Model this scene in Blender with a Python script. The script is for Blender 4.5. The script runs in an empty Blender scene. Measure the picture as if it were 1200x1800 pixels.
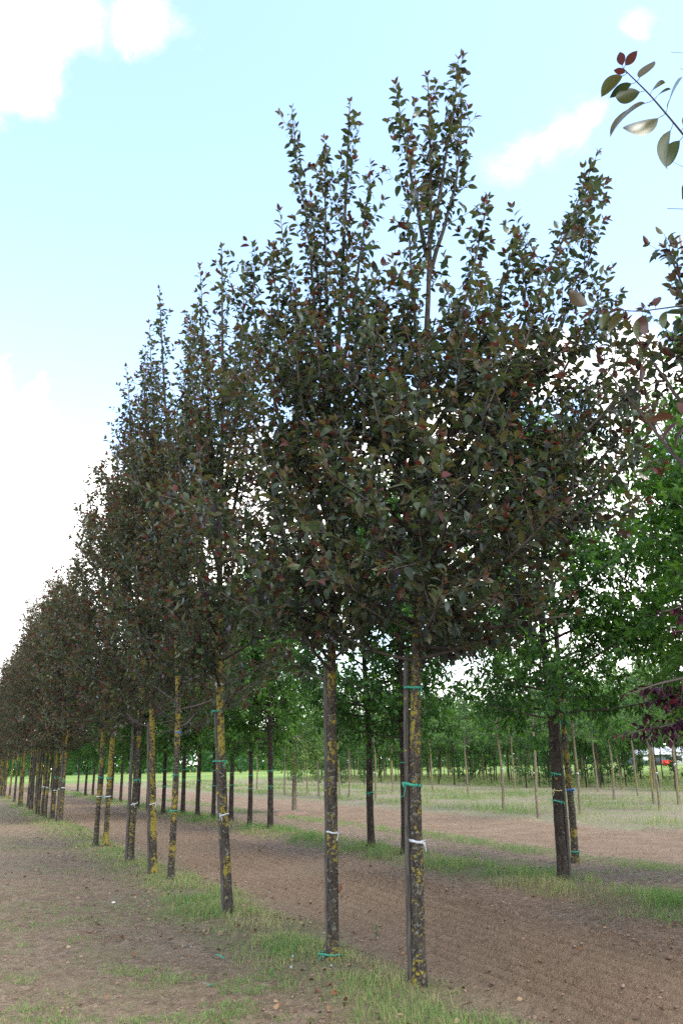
import bpy, math, random
import numpy as np
from mathutils import Matrix, Vector

# ------------------------------------------------------------------ camera, world, sun, exposure
F = 1453.0                                   # focal length in photo pixels (1200 x 1800)
PITCH = math.atan(441 / F); ROLL = math.radians(1.17); EYE = 1.6
sc = bpy.context.scene
C = sc.collection
CAMR = np.array([math.cos(ROLL), math.sin(ROLL) * math.sin(PITCH), -math.sin(ROLL) * math.cos(PITCH)])
CAMU = np.array([math.sin(ROLL), -math.cos(ROLL) * math.sin(PITCH), math.cos(ROLL) * math.cos(PITCH)])
CAMF = np.array([0, math.cos(PITCH), math.sin(PITCH)])
cam_d = bpy.data.cameras.new('camera'); cam = bpy.data.objects.new('camera', cam_d); C.objects.link(cam)
cam.matrix_world = Matrix([[CAMR[0], CAMU[0], -CAMF[0], 0], [CAMR[1], CAMU[1], -CAMF[1], 0],
                           [CAMR[2], CAMU[2], -CAMF[2], EYE], [0, 0, 0, 1]])
cam_d.sensor_fit = 'VERTICAL'; cam_d.sensor_height = 22.3; cam_d.lens = 22.3 * F / 1800
cam_d.clip_start = 0.05; cam_d.clip_end = 9000
sc.camera = cam

SUN_EL, SUN_AZ = 58.0, 136.0                  # azimuth measured from +Y (view direction) towards +X
DENOISE = False
EXPOSURE = 2.08
sun_d = bpy.data.lights.new('sun', 'SUN'); sun = bpy.data.objects.new('sun', sun_d); C.objects.link(sun)
sun_d.energy = 0.9; sun_d.angle = math.radians(30); sun_d.color = (1.0, 0.95, 0.87)
se, sa = math.radians(SUN_EL), math.radians(SUN_AZ)
to_sun = Vector((math.sin(sa) * math.cos(se), math.cos(sa) * math.cos(se), math.sin(se)))
sun.rotation_euler = to_sun.to_track_quat('Z', 'Y').to_euler()
sun.location = (20, 10, 40)

def ray(x, y):
    u = (x - 600) / F; v = (900 - y) / F
    return CAMF + u * CAMR + v * CAMU
def ground(x, y, h=0.0):
    d = ray(x, y); return np.array([0, 0, EYE]) + d * ((h - EYE) / d[2])
def at(x, y, Y):
    d = ray(x, y); return np.array([0, 0, EYE]) + d * (Y / d[1])
def project(p):
    q = np.asarray(p, float) - np.array([0, 0, EYE]); z = q @ CAMF
    return 600 + F * (q @ CAMR) / z, 900 - F * (q @ CAMU) / z, z

w = bpy.data.worlds.new('World'); sc.world = w; w.use_nodes = True
nt = w.node_tree; nt.nodes.clear(); N = nt.nodes; K = nt.links
def node(t, **kw):
    n = N.new(t)
    for k, v in kw.items(): setattr(n, k, v)
    return n
wo = node('ShaderNodeOutputWorld'); bg = node('ShaderNodeBackground'); sky = node('ShaderNodeTexSky')
sky.sky_type = 'NISHITA'; sky.sun_disc = False; sky.sun_elevation = se; sky.sun_rotation = sa
sky.air_density = 1.0; sky.dust_density = 0.6; sky.ozone_density = 0.6
tc = node('ShaderNodeTexCoord')
def wm(op, a, b=None, c=None, clamp=False):
    n = node('ShaderNodeMath', operation=op); n.use_clamp = clamp
    for i, x in enumerate((a, b, c)):
        if x is None: continue
        if isinstance(x, (int, float)): n.inputs[i].default_value = x
        else: K.new(x, n.inputs[i])
    return n.outputs[0]
nrm = node('ShaderNodeVectorMath', operation='NORMALIZE'); K.new(tc.outputs['Generated'], nrm.inputs[0])
nz = node('ShaderNodeTexNoise'); nz.inputs['Scale'].default_value = 6.5; nz.inputs['Detail'].default_value = 12
nz.inputs['Roughness'].default_value = 0.66; nz.inputs['Distortion'].default_value = 0.35; K.new(nrm.outputs[0], nz.inputs['Vector'])
nzf = wm('SUBTRACT', nz.outputs['Fac'], 0.5)
sep = node('ShaderNodeSeparateXYZ'); K.new(nrm.outputs[0], sep.inputs[0])
# cloud banks: (a direction, angular radius in degrees, softness, strength)
banks = [((15, 110), 3.0, 4.6, 1.0), ((-60, 20), 4.4, 4.0, 1.0), ((120, 30), 1.4, 5.0, .7), ((250, 20), 1.2, 4.4, .75), ((275, 55), .7, 4.0, .6), ((310, 40), .7, 4.0, .5), ((345, 85), .2, 1.8, .35), ((180, 145), .1, 1.8, .25),
         ((925, 268), 1.9, 4.6, .8), ((960, 262), 1.9, 4.6, .8), ((1030, 200), 1.6, 4.4, .85), ((1000, 235), 2.0, 4.6, .85), ((880, 285), 1.2, 4.4, .6), ((1125, 45), .8, 4.0, .6),
         ((0, 800), 5.4, 3.4, 1.0), ((150, 930), 6.4, 3.4, 1.0), ((10, 1080), 9, 3, 1.0), ((960, 660), 3.4, 3.0, 1.0), ((1120, 690), 4.6, 3.2, 1.0), ((1190, 560), 2.0, 3.0, .6),
         ((760, 830), 6.0, 4.0, 1.0), ((480, 960), 7.5, 4.0, 1.0), ((1000, 980), 10, 4.0, 1.0)]
tot = None
for (px, py), rad, soft, st in banks:
    d = ray(px, py); d = d / np.linalg.norm(d)
    dp = node('ShaderNodeVectorMath', operation='DOT_PRODUCT'); K.new(nrm.outputs[0], dp.inputs[0]); dp.inputs[1].default_value = tuple(d)
    ang = wm('MULTIPLY', wm('ARCCOSINE', wm('MINIMUM', dp.outputs['Value'], 1.0)), 57.2958)
    ang = wm('ADD', ang, wm('MULTIPLY', nzf, -15.0 if rad > 4 else -11.0))
    m = node('ShaderNodeMapRange'); m.interpolation_type = 'SMOOTHSTEP'
    K.new(ang, m.inputs['Value']); m.inputs['From Min'].default_value = rad + soft / 2; m.inputs['From Max'].default_value = rad - soft / 2
    m.inputs['To Max'].default_value = st
    tot = m.outputs[0] if tot is None else wm('MAXIMUM', tot, m.outputs[0])
# overcast low down all the way round and broken cloud in the rest of the sky outside the view
low = node('ShaderNodeMapRange'); low.interpolation_type = 'SMOOTHSTEP'; K.new(wm('ADD', sep.outputs['Z'], wm('MULTIPLY', nzf, 0.25)), low.inputs['Value'])
low.inputs['From Min'].default_value = 0.20; low.inputs['From Max'].default_value = 0.06
tot = wm('MAXIMUM', tot, low.outputs[0])
back = node('ShaderNodeMapRange'); back.interpolation_type = 'SMOOTHSTEP'; K.new(wm('ADD', sep.outputs['Y'], wm('MULTIPLY', nzf, 1.0)), back.inputs['Value'])
back.inputs['From Min'].default_value = 0.15; back.inputs['From Max'].default_value = -0.35; back.inputs['To Max'].default_value = .85
tot = wm('MAXIMUM', wm('POWER', wm('MAXIMUM', tot, back.outputs[0], clamp=True), 2.4), 0.022)
cmix = node('ShaderNodeMixRGB'); K.new(tot, cmix.inputs[0]); K.new(sky.outputs[0], cmix.inputs[1])
cmix.inputs[2].default_value = (5.5, 5.35, 5.2, 1)
SKYC = cmix
K.new(cmix.outputs[0], bg.inputs['Color']); bg.inputs['Strength'].default_value = 0.15
K.new(bg.outputs[0], wo.inputs[0])

sc.view_settings.view_transform = 'Standard'; sc.view_settings.look = 'None'; sc.view_settings.exposure = EXPOSURE
sc.render.engine = 'CYCLES'
sc.cycles.max_bounces = 8; sc.cycles.diffuse_bounces = 2; sc.cycles.transmission_bounces = 5; sc.cycles.glossy_bounces = 2
sc.cycles.sample_clamp_indirect = 6; sc.cycles.use_denoising = DENOISE

# ------------------------------------------------------------------ row frame of the nursery
DN = np.array([0.9092, 0.4163]); DS = np.array([-0.4163, 0.9092])      # across / along the rows
ROW1, ROW2 = 3.03, 7.28
def ns(x, y): return x * DN[0] + y * DN[1], x * DS[0] + y * DS[1]
def xy(n, s): return np.array([n * DN[0] + s * DS[0], n * DN[1] + s * DS[1]])

def hash2(i, j, seed):
    h = (i.astype(np.int64) * 374761393 + j.astype(np.int64) * 668265263 + seed * 974711) & 0xffffffff
    h = ((h ^ (h >> 13)) * 1274126177) & 0xffffffff
    return ((h ^ (h >> 16)) & 0xffff) / 65535.0
def vnoise(x, y, seed=0):
    xi, yi = np.floor(x), np.floor(y); fx, fy = x - xi, y - yi
    fx = fx * fx * (3 - 2 * fx); fy = fy * fy * (3 - 2 * fy)
    a = hash2(xi, yi, seed); b = hash2(xi + 1, yi, seed); c = hash2(xi, yi + 1, seed); d = hash2(xi + 1, yi + 1, seed)
    return (a * (1 - fx) + b * fx) * (1 - fy) + (c * (1 - fx) + d * fx) * fy
def fbm(x, y, seed=0, o=4):
    r = 0; a = .5; t = 0
    for k in range(o):
        r = r + a * vnoise(x * 2 ** k + 7.3 * k, y * 2 ** k - 3.1 * k, seed + k); t += a; a *= .55
    return r / t
def sstep(a, b, x):
    t = np.clip((x - a) / (b - a), 0, 1); return t * t * (3 - 2 * t)
def band(x, c, hw, soft): return sstep(hw + soft, hw - soft, np.abs(x - c))
def height(x, y):
    x = np.asarray(x, float); y = np.asarray(y, float)
    n, s = ns(x, y); d = np.hypot(x, y); near = np.exp(-d / 26)
    z = (fbm(x * .25, y * .25, 3, 3) - .5) * .10 * np.exp(-d / 300)
    z = z + (1 - .72 * band(n, 4.75, .95, .3)) * ((fbm(x * 7, y * 7, 11, 4) - .5) * .060 + (fbm(x * 22, y * 22, 17, 3) - .5) * .040) * near
    wob = (fbm(s * .35, n * .8, 5, 3) - .5) * .45
    alley = band(n, 4.9, 1.15, .35) * (.45 + .9 * fbm(s * .5, n * 1.2, 8, 2)) * sstep(.25, .6, fbm(s * .4 + 9, n * .5, 33, 2) + .12)
    z = z + alley * .085 * (.5 - np.abs(np.sin((n + wob * .25) * math.pi / .17)))
    z = z - .03 * band(n, 4.75, .18, .12) * np.exp(-d / 40) - .03 * band(n, 6.2, .2, .12) * np.exp(-d / 40)
    z = z + .05 * band(n, ROW1, .35, .3) + .06 * band(n, ROW2, .4, .3)
    z = z + (band(n, 14.5, .25, .25) * .10 * sstep(.5, .75, fbm(s * 1.1, n, 41, 2)) + band(n, 10.0, .3, .3) * .05 * fbm(s * 1.3, n, 42, 2))
    z = z - .05 * band(n, 12.2, 1.5, .4)
    return z
def hz(x, y): return float(height(np.array([x]), np.array([y]))[0])

# ------------------------------------------------------------------ helpers
def tag(o, label=None, cat=None, group=None, kind=None):
    if label: o['label'] = label
    if cat: o['category'] = cat
    if group: o['group'] = group
    if kind: o['kind'] = kind
    return o
def empty(name, loc):
    o = bpy.data.objects.new(name, None); o.location = loc; o.empty_display_size = .2; C.objects.link(o); return o
def mesh_np(name, V, faces, mat, attrs=None, smooth=True):
    """faces: list of integer arrays (m, k)"""
    me = bpy.data.meshes.new(name)
    V = np.asarray(V, np.float32); me.vertices.add(len(V)); me.vertices.foreach_set('co', V.ravel())
    faces = [f for f in faces if len(f)]
    loops = np.concatenate([f.ravel() for f in faces]).astype(np.int32)
    tots = np.concatenate([np.full(len(f), f.shape[1]) for f in faces]).astype(np.int32)
    starts = np.concatenate([[0], np.cumsum(tots)[:-1]]).astype(np.int32)
    me.loops.add(len(loops)); me.loops.foreach_set('vertex_index', loops)
    me.polygons.add(len(tots)); me.polygons.foreach_set('loop_start', starts); me.polygons.foreach_set('loop_total', tots)
    me.update(calc_edges=True)
    if smooth: me.polygons.foreach_set('use_smooth', np.ones(len(tots), bool))
    for k, a in (attrs or {}).items():
        at_ = me.attributes.new(k, 'FLOAT', 'POINT'); at_.data.foreach_set('value', np.asarray(a, np.float32))
    if mat: me.materials.append(mat)
    return me
def obj(name, me, parent=None, loc=None):
    o = bpy.data.objects.new(name, me); C.objects.link(o)
    if parent is not None: o.parent = parent
    if loc is not None: o.location = loc
    return o

class Wood:
    def __init__(self): self.V = []; self.Q = []; self.R = []; self.n = 0
    def tube(self, P, R, sides=6, bump=0, rng=None, cap=True):
        P = np.asarray(P, float); R = np.asarray(R, float); m = len(P)
        T = np.gradient(P, axis=0); T /= np.linalg.norm(T, axis=1)[:, None] + 1e-9
        ref = np.array([1., 0, 0]) if abs(T[0][0]) < .8 else np.array([0, 1., 0])
        A = np.cross(T, ref); A /= np.linalg.norm(A, axis=1)[:, None] + 1e-9
        B = np.cross(T, A)
        th = np.arange(sides) * 2 * math.pi / sides
        rr = R[:, None] * np.ones(sides)
        if bump:
            ii, jj = np.meshgrid(np.arange(m), np.arange(sides), indexing='ij')
            cx, cy = np.cos(th)[jj] * 1.3 + 50, np.sin(th)[jj] * 1.3 + P[:, 2][ii] * 4.5
            rr = rr * (1 + .4 * bump * np.sin(ii * .11 + jj * .45 + P[0][0] * 5)) * (1 + bump * (vnoise(cx * 2, cy * 2.2, int(P[0][0] * 31) & 255) - .5) * 2)
        V = P[:, None, :] + rr[:, :, None] * (np.cos(th)[None, :, None] * A[:, None, :] + np.sin(th)[None, :, None] * B[:, None, :])
        self.V.append(V.reshape(-1, 3)); self.R.append(np.repeat(R, sides))
        i = np.arange(m - 1)[:, None] * sides; j = np.arange(sides)[None, :]; k = (j + 1) % sides
        q = np.stack([i + j, i + k, i + sides + k, i + sides + j], -1).reshape(-1, 4) + self.n
        self.Q.append(q); self.n += m * sides
    def build(self, name, mat): return mesh_np(name, np.concatenate(self.V), [np.concatenate(self.Q)], mat, {'girth': np.concatenate(self.R)})

HQ = (np.array([-.16, 0, .14, .36, .62, .84, 1.0]), np.array([0, .012, .19, .275, .235, .12, 0]))
MQ = (np.array([0, .2, .5, .8, 1.0]), np.array([0, .20, .27, .15, 0]))
LQ = (np.array([0, .3, .7, 1.0]), np.array([0, .26, .21, 0]))
XQ = (np.array([-.14, -.02, .0, .06, .14, .24, .34, .44, .54, .64, .73, .81, .88, .94, 1.0]), np.array([0, .010, .014, .085, .165, .225, .262, .278, .272, .245, .205, .155, .100, .045, 0]))
class Foliage:
    def __init__(self): self.p = []; self.d = []; self.L = []; self.t = []; self.c = []
    def add(self, p, d, L, tint, curl):
        self.p.append(p); self.d.append(d); self.L.append(L); self.t.append(tint); self.c.append(curl)
    def count(self): return sum(len(x) for x in self.L)
    def build(self, name, mat, tpl, rng, width=1.0, mid=True, roll=.55, keep=None):
        p = np.concatenate(self.p); d = np.concatenate(self.d); L = np.concatenate(self.L); t = np.concatenate(self.t); c = np.concatenate(self.c)
        if keep is not None:
            k = keep(p); p, d, L, t, c = p[k], d[k], L[k], t[k], c[k]
        m = len(p); d /= np.linalg.norm(d, axis=1)[:, None] + 1e-9
        up = np.array([0, 0, 1.]) + rng.normal(0, roll, (m, 3))
        nn = up - (up * d).sum(1)[:, None] * d; nn /= np.linalg.norm(nn, axis=1)[:, None] + 1e-9
        s = np.cross(d, nn)
        ts, ws = tpl; cc = np.maximum(c, .05)[:, None]
        tt = np.maximum(ts, 0)[None, :]
        X = np.sin(cc * tt) / cc + np.minimum(ts, 0)[None, :]; Z = -(1 - np.cos(cc * tt)) / cc
        nx, nz_ = np.sin(cc * tt), np.cos(cc * tt)          # normal along the leaf in (d, nn)
        midp = p[:, None, :] + L[:, None, None] * (X[:, :, None] * d[:, None, :] + Z[:, :, None] * nn[:, None, :])
        ln = nx[:, :, None] * d[:, None, :] + nz_[:, :, None] * nn[:, None, :]
        wv = ws[None, :, None] * L[:, None, None] * width
        fold = rng.uniform(.05, .5, m)[:, None, None]
        l_ = midp + wv * s[:, None, :] + wv * fold * ln; r_ = midp - wv * s[:, None, :] + wv * fold * ln
        ns_ = len(ts); cols = [midp[:, 0]]; idx = {('m', 0): 0}
        for i in range(1, ns_ - 1):
            idx[('l', i)] = len(cols); cols.append(l_[:, i])
            if mid: idx[('m', i)] = len(cols); cols.append(midp[:, i])
            idx[('r', i)] = len(cols); cols.append(r_[:, i])
        idx[('m', ns_ - 1)] = len(cols); cols.append(midp[:, -1])
        V = np.stack(cols, 1); kk = V.shape[1]; tri = []; quad = []
        e = ns_ - 1
        if mid:
            tri += [(0, idx['m', 1], idx['l', 1]), (0, idx['r', 1], idx['m', 1]), (idx['l', e - 1], idx['m', e - 1], idx['m', e]), (idx['m', e - 1], idx['r', e - 1], idx['m', e])]
            for i in range(1, e - 1):
                quad += [(idx['l', i], idx['m', i], idx['m', i + 1], idx['l', i + 1]), (idx['m', i], idx['r', i], idx['r', i + 1], idx['m', i + 1])]
        else:
            tri += [(0, idx['r', 1], idx['l', 1]), (idx['l', e - 1], idx['r', e - 1], idx['m', e])]
            for i in range(1, e - 1): quad.append((idx['l', i], idx['r', i], idx['r', i + 1], idx['l', i + 1]))
        off = (np.arange(m) * kk)[:, None, None]
        tri = (np.array(tri)[None] + off).reshape(-1, 3); quad = (np.array(quad)[None] + off).reshape(-1, 4)
        return mesh_np(name, V.reshape(-1, 3), [tri, quad], mat, {'tint': np.repeat(t, kk)})

# ------------------------------------------------------------------ materials
def mat(name):
    m = bpy.data.materials.new(name); m.use_nodes = True; t = m.node_tree; t.nodes.clear(); return m, t
class G:
    def __init__(s, t): s.t = t
    def n(s, ty, **kw):
        n = s.t.nodes.new(ty)
        for k, v in kw.items(): setattr(n, k, v)
        return n
    def set(s, sock, v):
        if isinstance(v, bpy.types.NodeSocket): s.t.links.new(v, sock)
        else: sock.default_value = v
    def math(s, op, a, b=0.0, clamp=False):
        n = s.n('ShaderNodeMath', operation=op); n.use_clamp = clamp; s.set(n.inputs[0], a); s.set(n.inputs[1], b); return n.outputs[0]
    def noise(s, vec, scale, detail=4, rough=.55, dist=0.0):
        n = s.n('ShaderNodeTexNoise'); s.set(n.inputs['Vector'], vec); n.inputs['Scale'].default_value = scale
        n.inputs['Detail'].default_value = detail; n.inputs['Roughness'].default_value = rough; n.inputs['Distortion'].default_value = dist; return n.outputs['Fac']
    def map(s, v, a, b, c=0.0, d=1.0, smooth=True):
        n = s.n('ShaderNodeMapRange'); n.interpolation_type = 'SMOOTHSTEP' if smooth else 'LINEAR'
        s.set(n.inputs['Value'], v); n.inputs['From Min'].default_value = a; n.inputs['From Max'].default_value = b
        n.inputs['To Min'].default_value = c; n.inputs['To Max'].default_value = d; return n.outputs[0]
    def mix(s, f, a, b, blend='MIX'):
        n = s.n('ShaderNodeMixRGB', blend_type=blend); s.set(n.inputs[0], f)
        for i, v in ((1, a), (2, b)): s.set(n.inputs[i], v if isinstance(v, bpy.types.NodeSocket) else (*v, 1))
        return n.outputs[0]
    def ramp(s, f, stops):
        n = s.n('ShaderNodeValToRGB'); r = n.color_ramp
        while len(r.elements) < len(stops): r.elements.new(.5)
        for e, (p, c) in zip(r.elements, stops): e.position = p; e.color = (*c, 1)
        s.set(n.inputs[0], f); return n.outputs[0]
    def attr(s, name): return s.n('ShaderNodeAttribute', attribute_name=name).outputs['Fac']
    def bump(s, h, strength, dist):
        n = s.n('ShaderNodeBump'); n.inputs['Strength'].default_value = strength; n.inputs['Distance'].default_value = dist; s.set(n.inputs['Height'], h); return n.outputs[0]
    def principled(s, col, rough=.8, spec=.3, normal=None):
        b = s.n('ShaderNodeBsdfPrincipled'); s.set(b.inputs['Base Color'], col if isinstance(col, bpy.types.NodeSocket) else (*col, 1))
        s.set(b.inputs['Roughness'], rough); s.set(b.inputs['Specular IOR Level'], spec)
        if normal is not None: s.set(b.inputs['Normal'], normal)
        return b.outputs[0]
    def out(s, sh): o = s.n('ShaderNodeOutputMaterial'); s.t.links.new(sh, o.inputs[0])
    def obj(s): return s.n('ShaderNodeTexCoord').outputs['Object']

def leaf_mat(name, top, under, trans, tfac=.34, rough=.42, spec=.5):
    m, t = mat(name); g = G(t)
    ti = g.attr('tint'); c1 = g.ramp(ti, top); c2 = g.ramp(ti, under)
    bf = g.n('ShaderNodeNewGeometry').outputs['Backfacing']
    nn = g.noise(g.obj(), 9, 3); v = g.map(nn, .3, .7, .75, 1.25, False)
    hs = g.n('ShaderNodeHueSaturation'); hs.inputs['Saturation'].default_value = 1.12; g.set(hs.inputs['Value'], v); g.set(hs.inputs['Color'], g.mix(bf, c1, c2))
    p = g.principled(hs.outputs[0], g.map(bf, 0, 1, rough, .75, False), g.map(bf, 0, 1, spec, .2, False))
    tr = g.n('ShaderNodeBsdfTranslucent'); g.set(tr.inputs['Color'], g.ramp(ti, trans))
    mx = g.n('ShaderNodeMixShader'); mx.inputs[0].default_value = tfac
    t.links.new(p, mx.inputs[1]); t.links.new(tr.outputs[0], mx.inputs[2]); g.out(mx.outputs[0]); return m

M = {}
M['dark_leaf'] = leaf_mat('bronze_green_leaf',
    [(0, (.034, .018, .028)), (.14, (.028, .034, .030)), (.30, (.036, .066, .040)), (.52, (.066, .100, .046)), (.68, (.110, .112, .046)), (.84, (.078, .044, .034)), (1, (.10, .028, .026))],
    [(0, (.030, .020, .028)), (.14, (.030, .030, .032)), (.30, (.034, .050, .038)), (.52, (.050, .064, .040)), (.68, (.072, .066, .038)), (.84, (.070, .044, .036)), (1, (.08, .030, .030))],
    [(0, (.040, .018, .016)), (.3, (.056, .076, .022)), (.52, (.098, .120, .028)), (.68, (.130, .110, .028)), (.84, (.12, .056, .024)), (1, (.15, .032, .020))], .27, .29, .75)
M['green_leaf'] = leaf_mat('fresh_green_leaf',
    [(0, (.018, .052, .018)), (.4, (.028, .085, .018)), (.75, (.05, .13, .02)), (1, (.10, .20, .03))],
    [(0, (.035, .075, .035)), (.5, (.05, .11, .04)), (1, (.10, .18, .05))],
    [(0, (.04, .12, .012)), (.5, (.08, .22, .015)), (1, (.18, .36, .03))], .36, .42, .45)
M['young_leaf'] = leaf_mat('pale_green_leaf',
    [(0, (.035, .095, .035)), (.4, (.06, .14, .045)), (.75, (.10, .20, .05)), (1, (.17, .27, .06))],
    [(0, (.06, .12, .06)), (.5, (.09, .16, .07)), (1, (.15, .22, .08))],
    [(0, (.07, .17, .02)), (.5, (.12, .25, .03)), (1, (.22, .36, .05))], .36, .5, .3)
M['purple_leaf'] = leaf_mat('purple_leaf',
    [(0, (.018, .006, .014)), (.7, (.035, .008, .022)), (1, (.09, .012, .02))],
    [(0, (.028, .010, .022)), (.7, (.036, .012, .024)), (1, (.08, .015, .02))],
    [(0, (.05, .006, .02)), (1, (.12, .008, .02))], .22, .35, .5)

def bark(name, base, dark, lichen_amt, speck=.5):
    m, t = mat(name); g = G(t); o = g.obj()
    sepn = g.n('ShaderNodeSeparateXYZ'); g.set(sepn.inputs[0], o); z = sepn.outputs['Z']; gi = g.attr('girth')
    oi = g.n('ShaderNodeObjectInfo').outputs['Random']
    sh = g.n('ShaderNodeVectorMath', operation='ADD'); g.set(sh.inputs[0], o)
    cb = g.n('ShaderNodeCombineXYZ'); g.set(cb.inputs[0], g.math('MULTIPLY', oi, 37.0)); g.set(cb.inputs[2], g.math('MULTIPLY', oi, 91.0)); g.set(sh.inputs[1], cb.outputs[0]); o2 = sh.outputs[0]
    mp = g.n('ShaderNodeMapping'); g.set(mp.inputs['Vector'], o2); mp.inputs['Scale'].default_value = (1, 1, .35); v = mp.outputs[0]
    c = g.mix(g.map(g.noise(v, 22, 6, .7), .32, .68), dark, base)
    c = g.mix(g.math('MULTIPLY', g.map(g.noise(o2, 60, 3), .55, .66), .5), c, tuple(x * 2.1 for x in base))
    thick = g.map(gi, .018, .040); c = g.mix(g.map(gi, .022, .008, 0, .8), c, (.115, .100, .085))
    # crust lichen: ragged yellow patches gathering into larger ones, more of them on the upper stem
    big = g.noise(o2, 3.2, 3, .5); med = g.noise(o2, 23, 6, .72, .4); fine = g.noise(o2, 70, 3, .6)
    hgt = g.math('ADD', g.math('ADD', g.map(z, .4, 2.6, -.016, .030, False), g.math('MULTIPLY', g.math('SUBTRACT', oi, .5), .07)), g.map(z, 2.9, 4.2, 0, -.16))
    s1 = g.math('ADD', g.math('ADD', g.math('MULTIPLY', big, .55), g.math('MULTIPLY', med, .75)), g.math('ADD', g.math('MULTIPLY', fine, .18), hgt))
    li = g.math('MULTIPLY', g.map(s1, .80 - lichen_amt, .845 - lichen_amt), thick)
    licol = g.mix(g.noise(o2, 45, 3), (.15, .13, .032), (.28, .215, .038))
    vo = g.n('ShaderNodeTexVoronoi'); g.set(vo.inputs['Vector'], o2); vo.inputs['Scale'].default_value = 34
    gl = g.math('MULTIPLY', g.map(g.noise(o2, 30, 4, .7), .57, .62), g.math('MULTIPLY', thick, speck))
    c = g.mix(gl, c, (.17, .18, .15)); c = g.mix(li, c, licol)
    h = g.math('ADD', g.math('MULTIPLY', g.noise(v, 55, 5, .7), .8), g.math('MULTIPLY', li, .35))
    g.out(g.principled(c, .9, .15, g.bump(h, .8, .006))); return m
M['bark'] = bark('lichen_bark', (.062, .052, .042), (.022, .018, .015), .045, .8)
M['dark_bark'] = bark('dark_bark', (.045, .036, .030), (.016, .012, .010), -.06, .25)
M['young_bark'] = bark('young_bark', (.20, .17, .12), (.09, .075, .055), .01, .6)

def simple(name, col, rough=.8, var=.25, scale=20, spec=.3, bump=.0, stretch=None):
    m, t = mat(name); g = G(t); o = g.obj()
    if stretch:
        mp = g.n('ShaderNodeMapping'); g.set(mp.inputs['Vector'], o); mp.inputs['Scale'].default_value = stretch; o = mp.outputs[0]
    nn = g.noise(o, scale, 5, .65)
    c = g.mix(g.map(nn, .3, .7), tuple(x * (1 - var) for x in col), tuple(min(1, x * (1 + var)) for x in col))
    g.out(g.principled(c, rough, spec, g.bump(nn, bump, .004) if bump else None)); return m
def stake_mat():
    m, t = mat('weathered_wood'); g = G(t); o = g.obj()
    mp = g.n('ShaderNodeMapping'); g.set(mp.inputs['Vector'], o); mp.inputs['Scale'].default_value = (1, 1, .06)
    gr = g.noise(mp.outputs[0], 90, 5, .7)
    c = g.mix(g.map(gr, .3, .7), (.032, .028, .025), (.12, .108, .095))
    li = g.map(g.math('ADD', g.math('MULTIPLY', g.noise(o, 6, 2), .6), g.math('MULTIPLY', g.noise(o, 22, 4, .6), .6)), .735, .76)
    c = g.mix(li, c, (.33, .24, .025)); g.out(g.principled(c, .9, .15, g.bump(gr, .6, .004))); return m
M['stake'] = stake_mat()
M['green_tie'] = simple('green_tape', (.035, .25, .165), .45, .25, 30)
M['white_tie'] = simple('white_tape', (.44, .47, .49), .5, .22, 30)
M['blue_tie'] = simple('blue_tape', (.03, .16, .42), .45, .2, 30)
M['pale_tie'] = simple('straw_twine', (.42, .40, .20), .7, .2, 30)
M['bamboo'] = simple('bamboo_cane_skin', (.42, .26, .20), .5, .2, 12)
M['stone'] = simple('pale_stone', (.50, .47, .42), .8, .2, 30, .3, .4)
M['dead_leaf'] = simple('withered_leaf', (.20, .055, .028), .8, .5, 40)
M['grey_wall'] = simple('grey_cladding', (.10, .115, .13), .7, .12, 2)
M['white_wall'] = simple('white_cladding', (.72, .72, .70), .6, .06, 2)
M['roof_grey'] = simple('pale_roof_sheet', (.42, .43, .44), .6, .08, 2)
M['red_paint'] = simple('red_paint', (.60, .035, .03), .45, .12, 5)
M['door'] = simple('dark_door_paint', (.05, .055, .06), .6, .1, 5)

def litter_mat():
    m, t = mat('fallen_leaves'); g = G(t); c = g.ramp(g.attr('tint'), [(0, (.06, .035, .022)), (.5, (.16, .085, .045)), (.85, (.30, .22, .13)), (1, (.12, .05, .035))]); g.out(g.principled(c, .8, .2)); return m
M['litter'] = litter_mat()
def grass_mat():
    m, t = mat('grass_blades'); g = G(t); ti = g.attr('tint')
    st = [(0, (.38, .30, .16)), (.22, (.32, .31, .13)), (.5, (.22, .28, .085)), (.78, (.13, .25, .055)), (1, (.08, .20, .04))]
    c = g.ramp(ti, st); p = g.principled(c, .6, .25)
    tr = g.n('ShaderNodeBsdfTranslucent'); g.set(tr.inputs['Color'], c)
    mx = g.n('ShaderNodeMixShader'); mx.inputs[0].default_value = .35
    t.links.new(p, mx.inputs[1]); t.links.new(tr.outputs[0], mx.inputs[2]); g.out(mx.outputs[0]); return m
M['grass'] = grass_mat()

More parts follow.
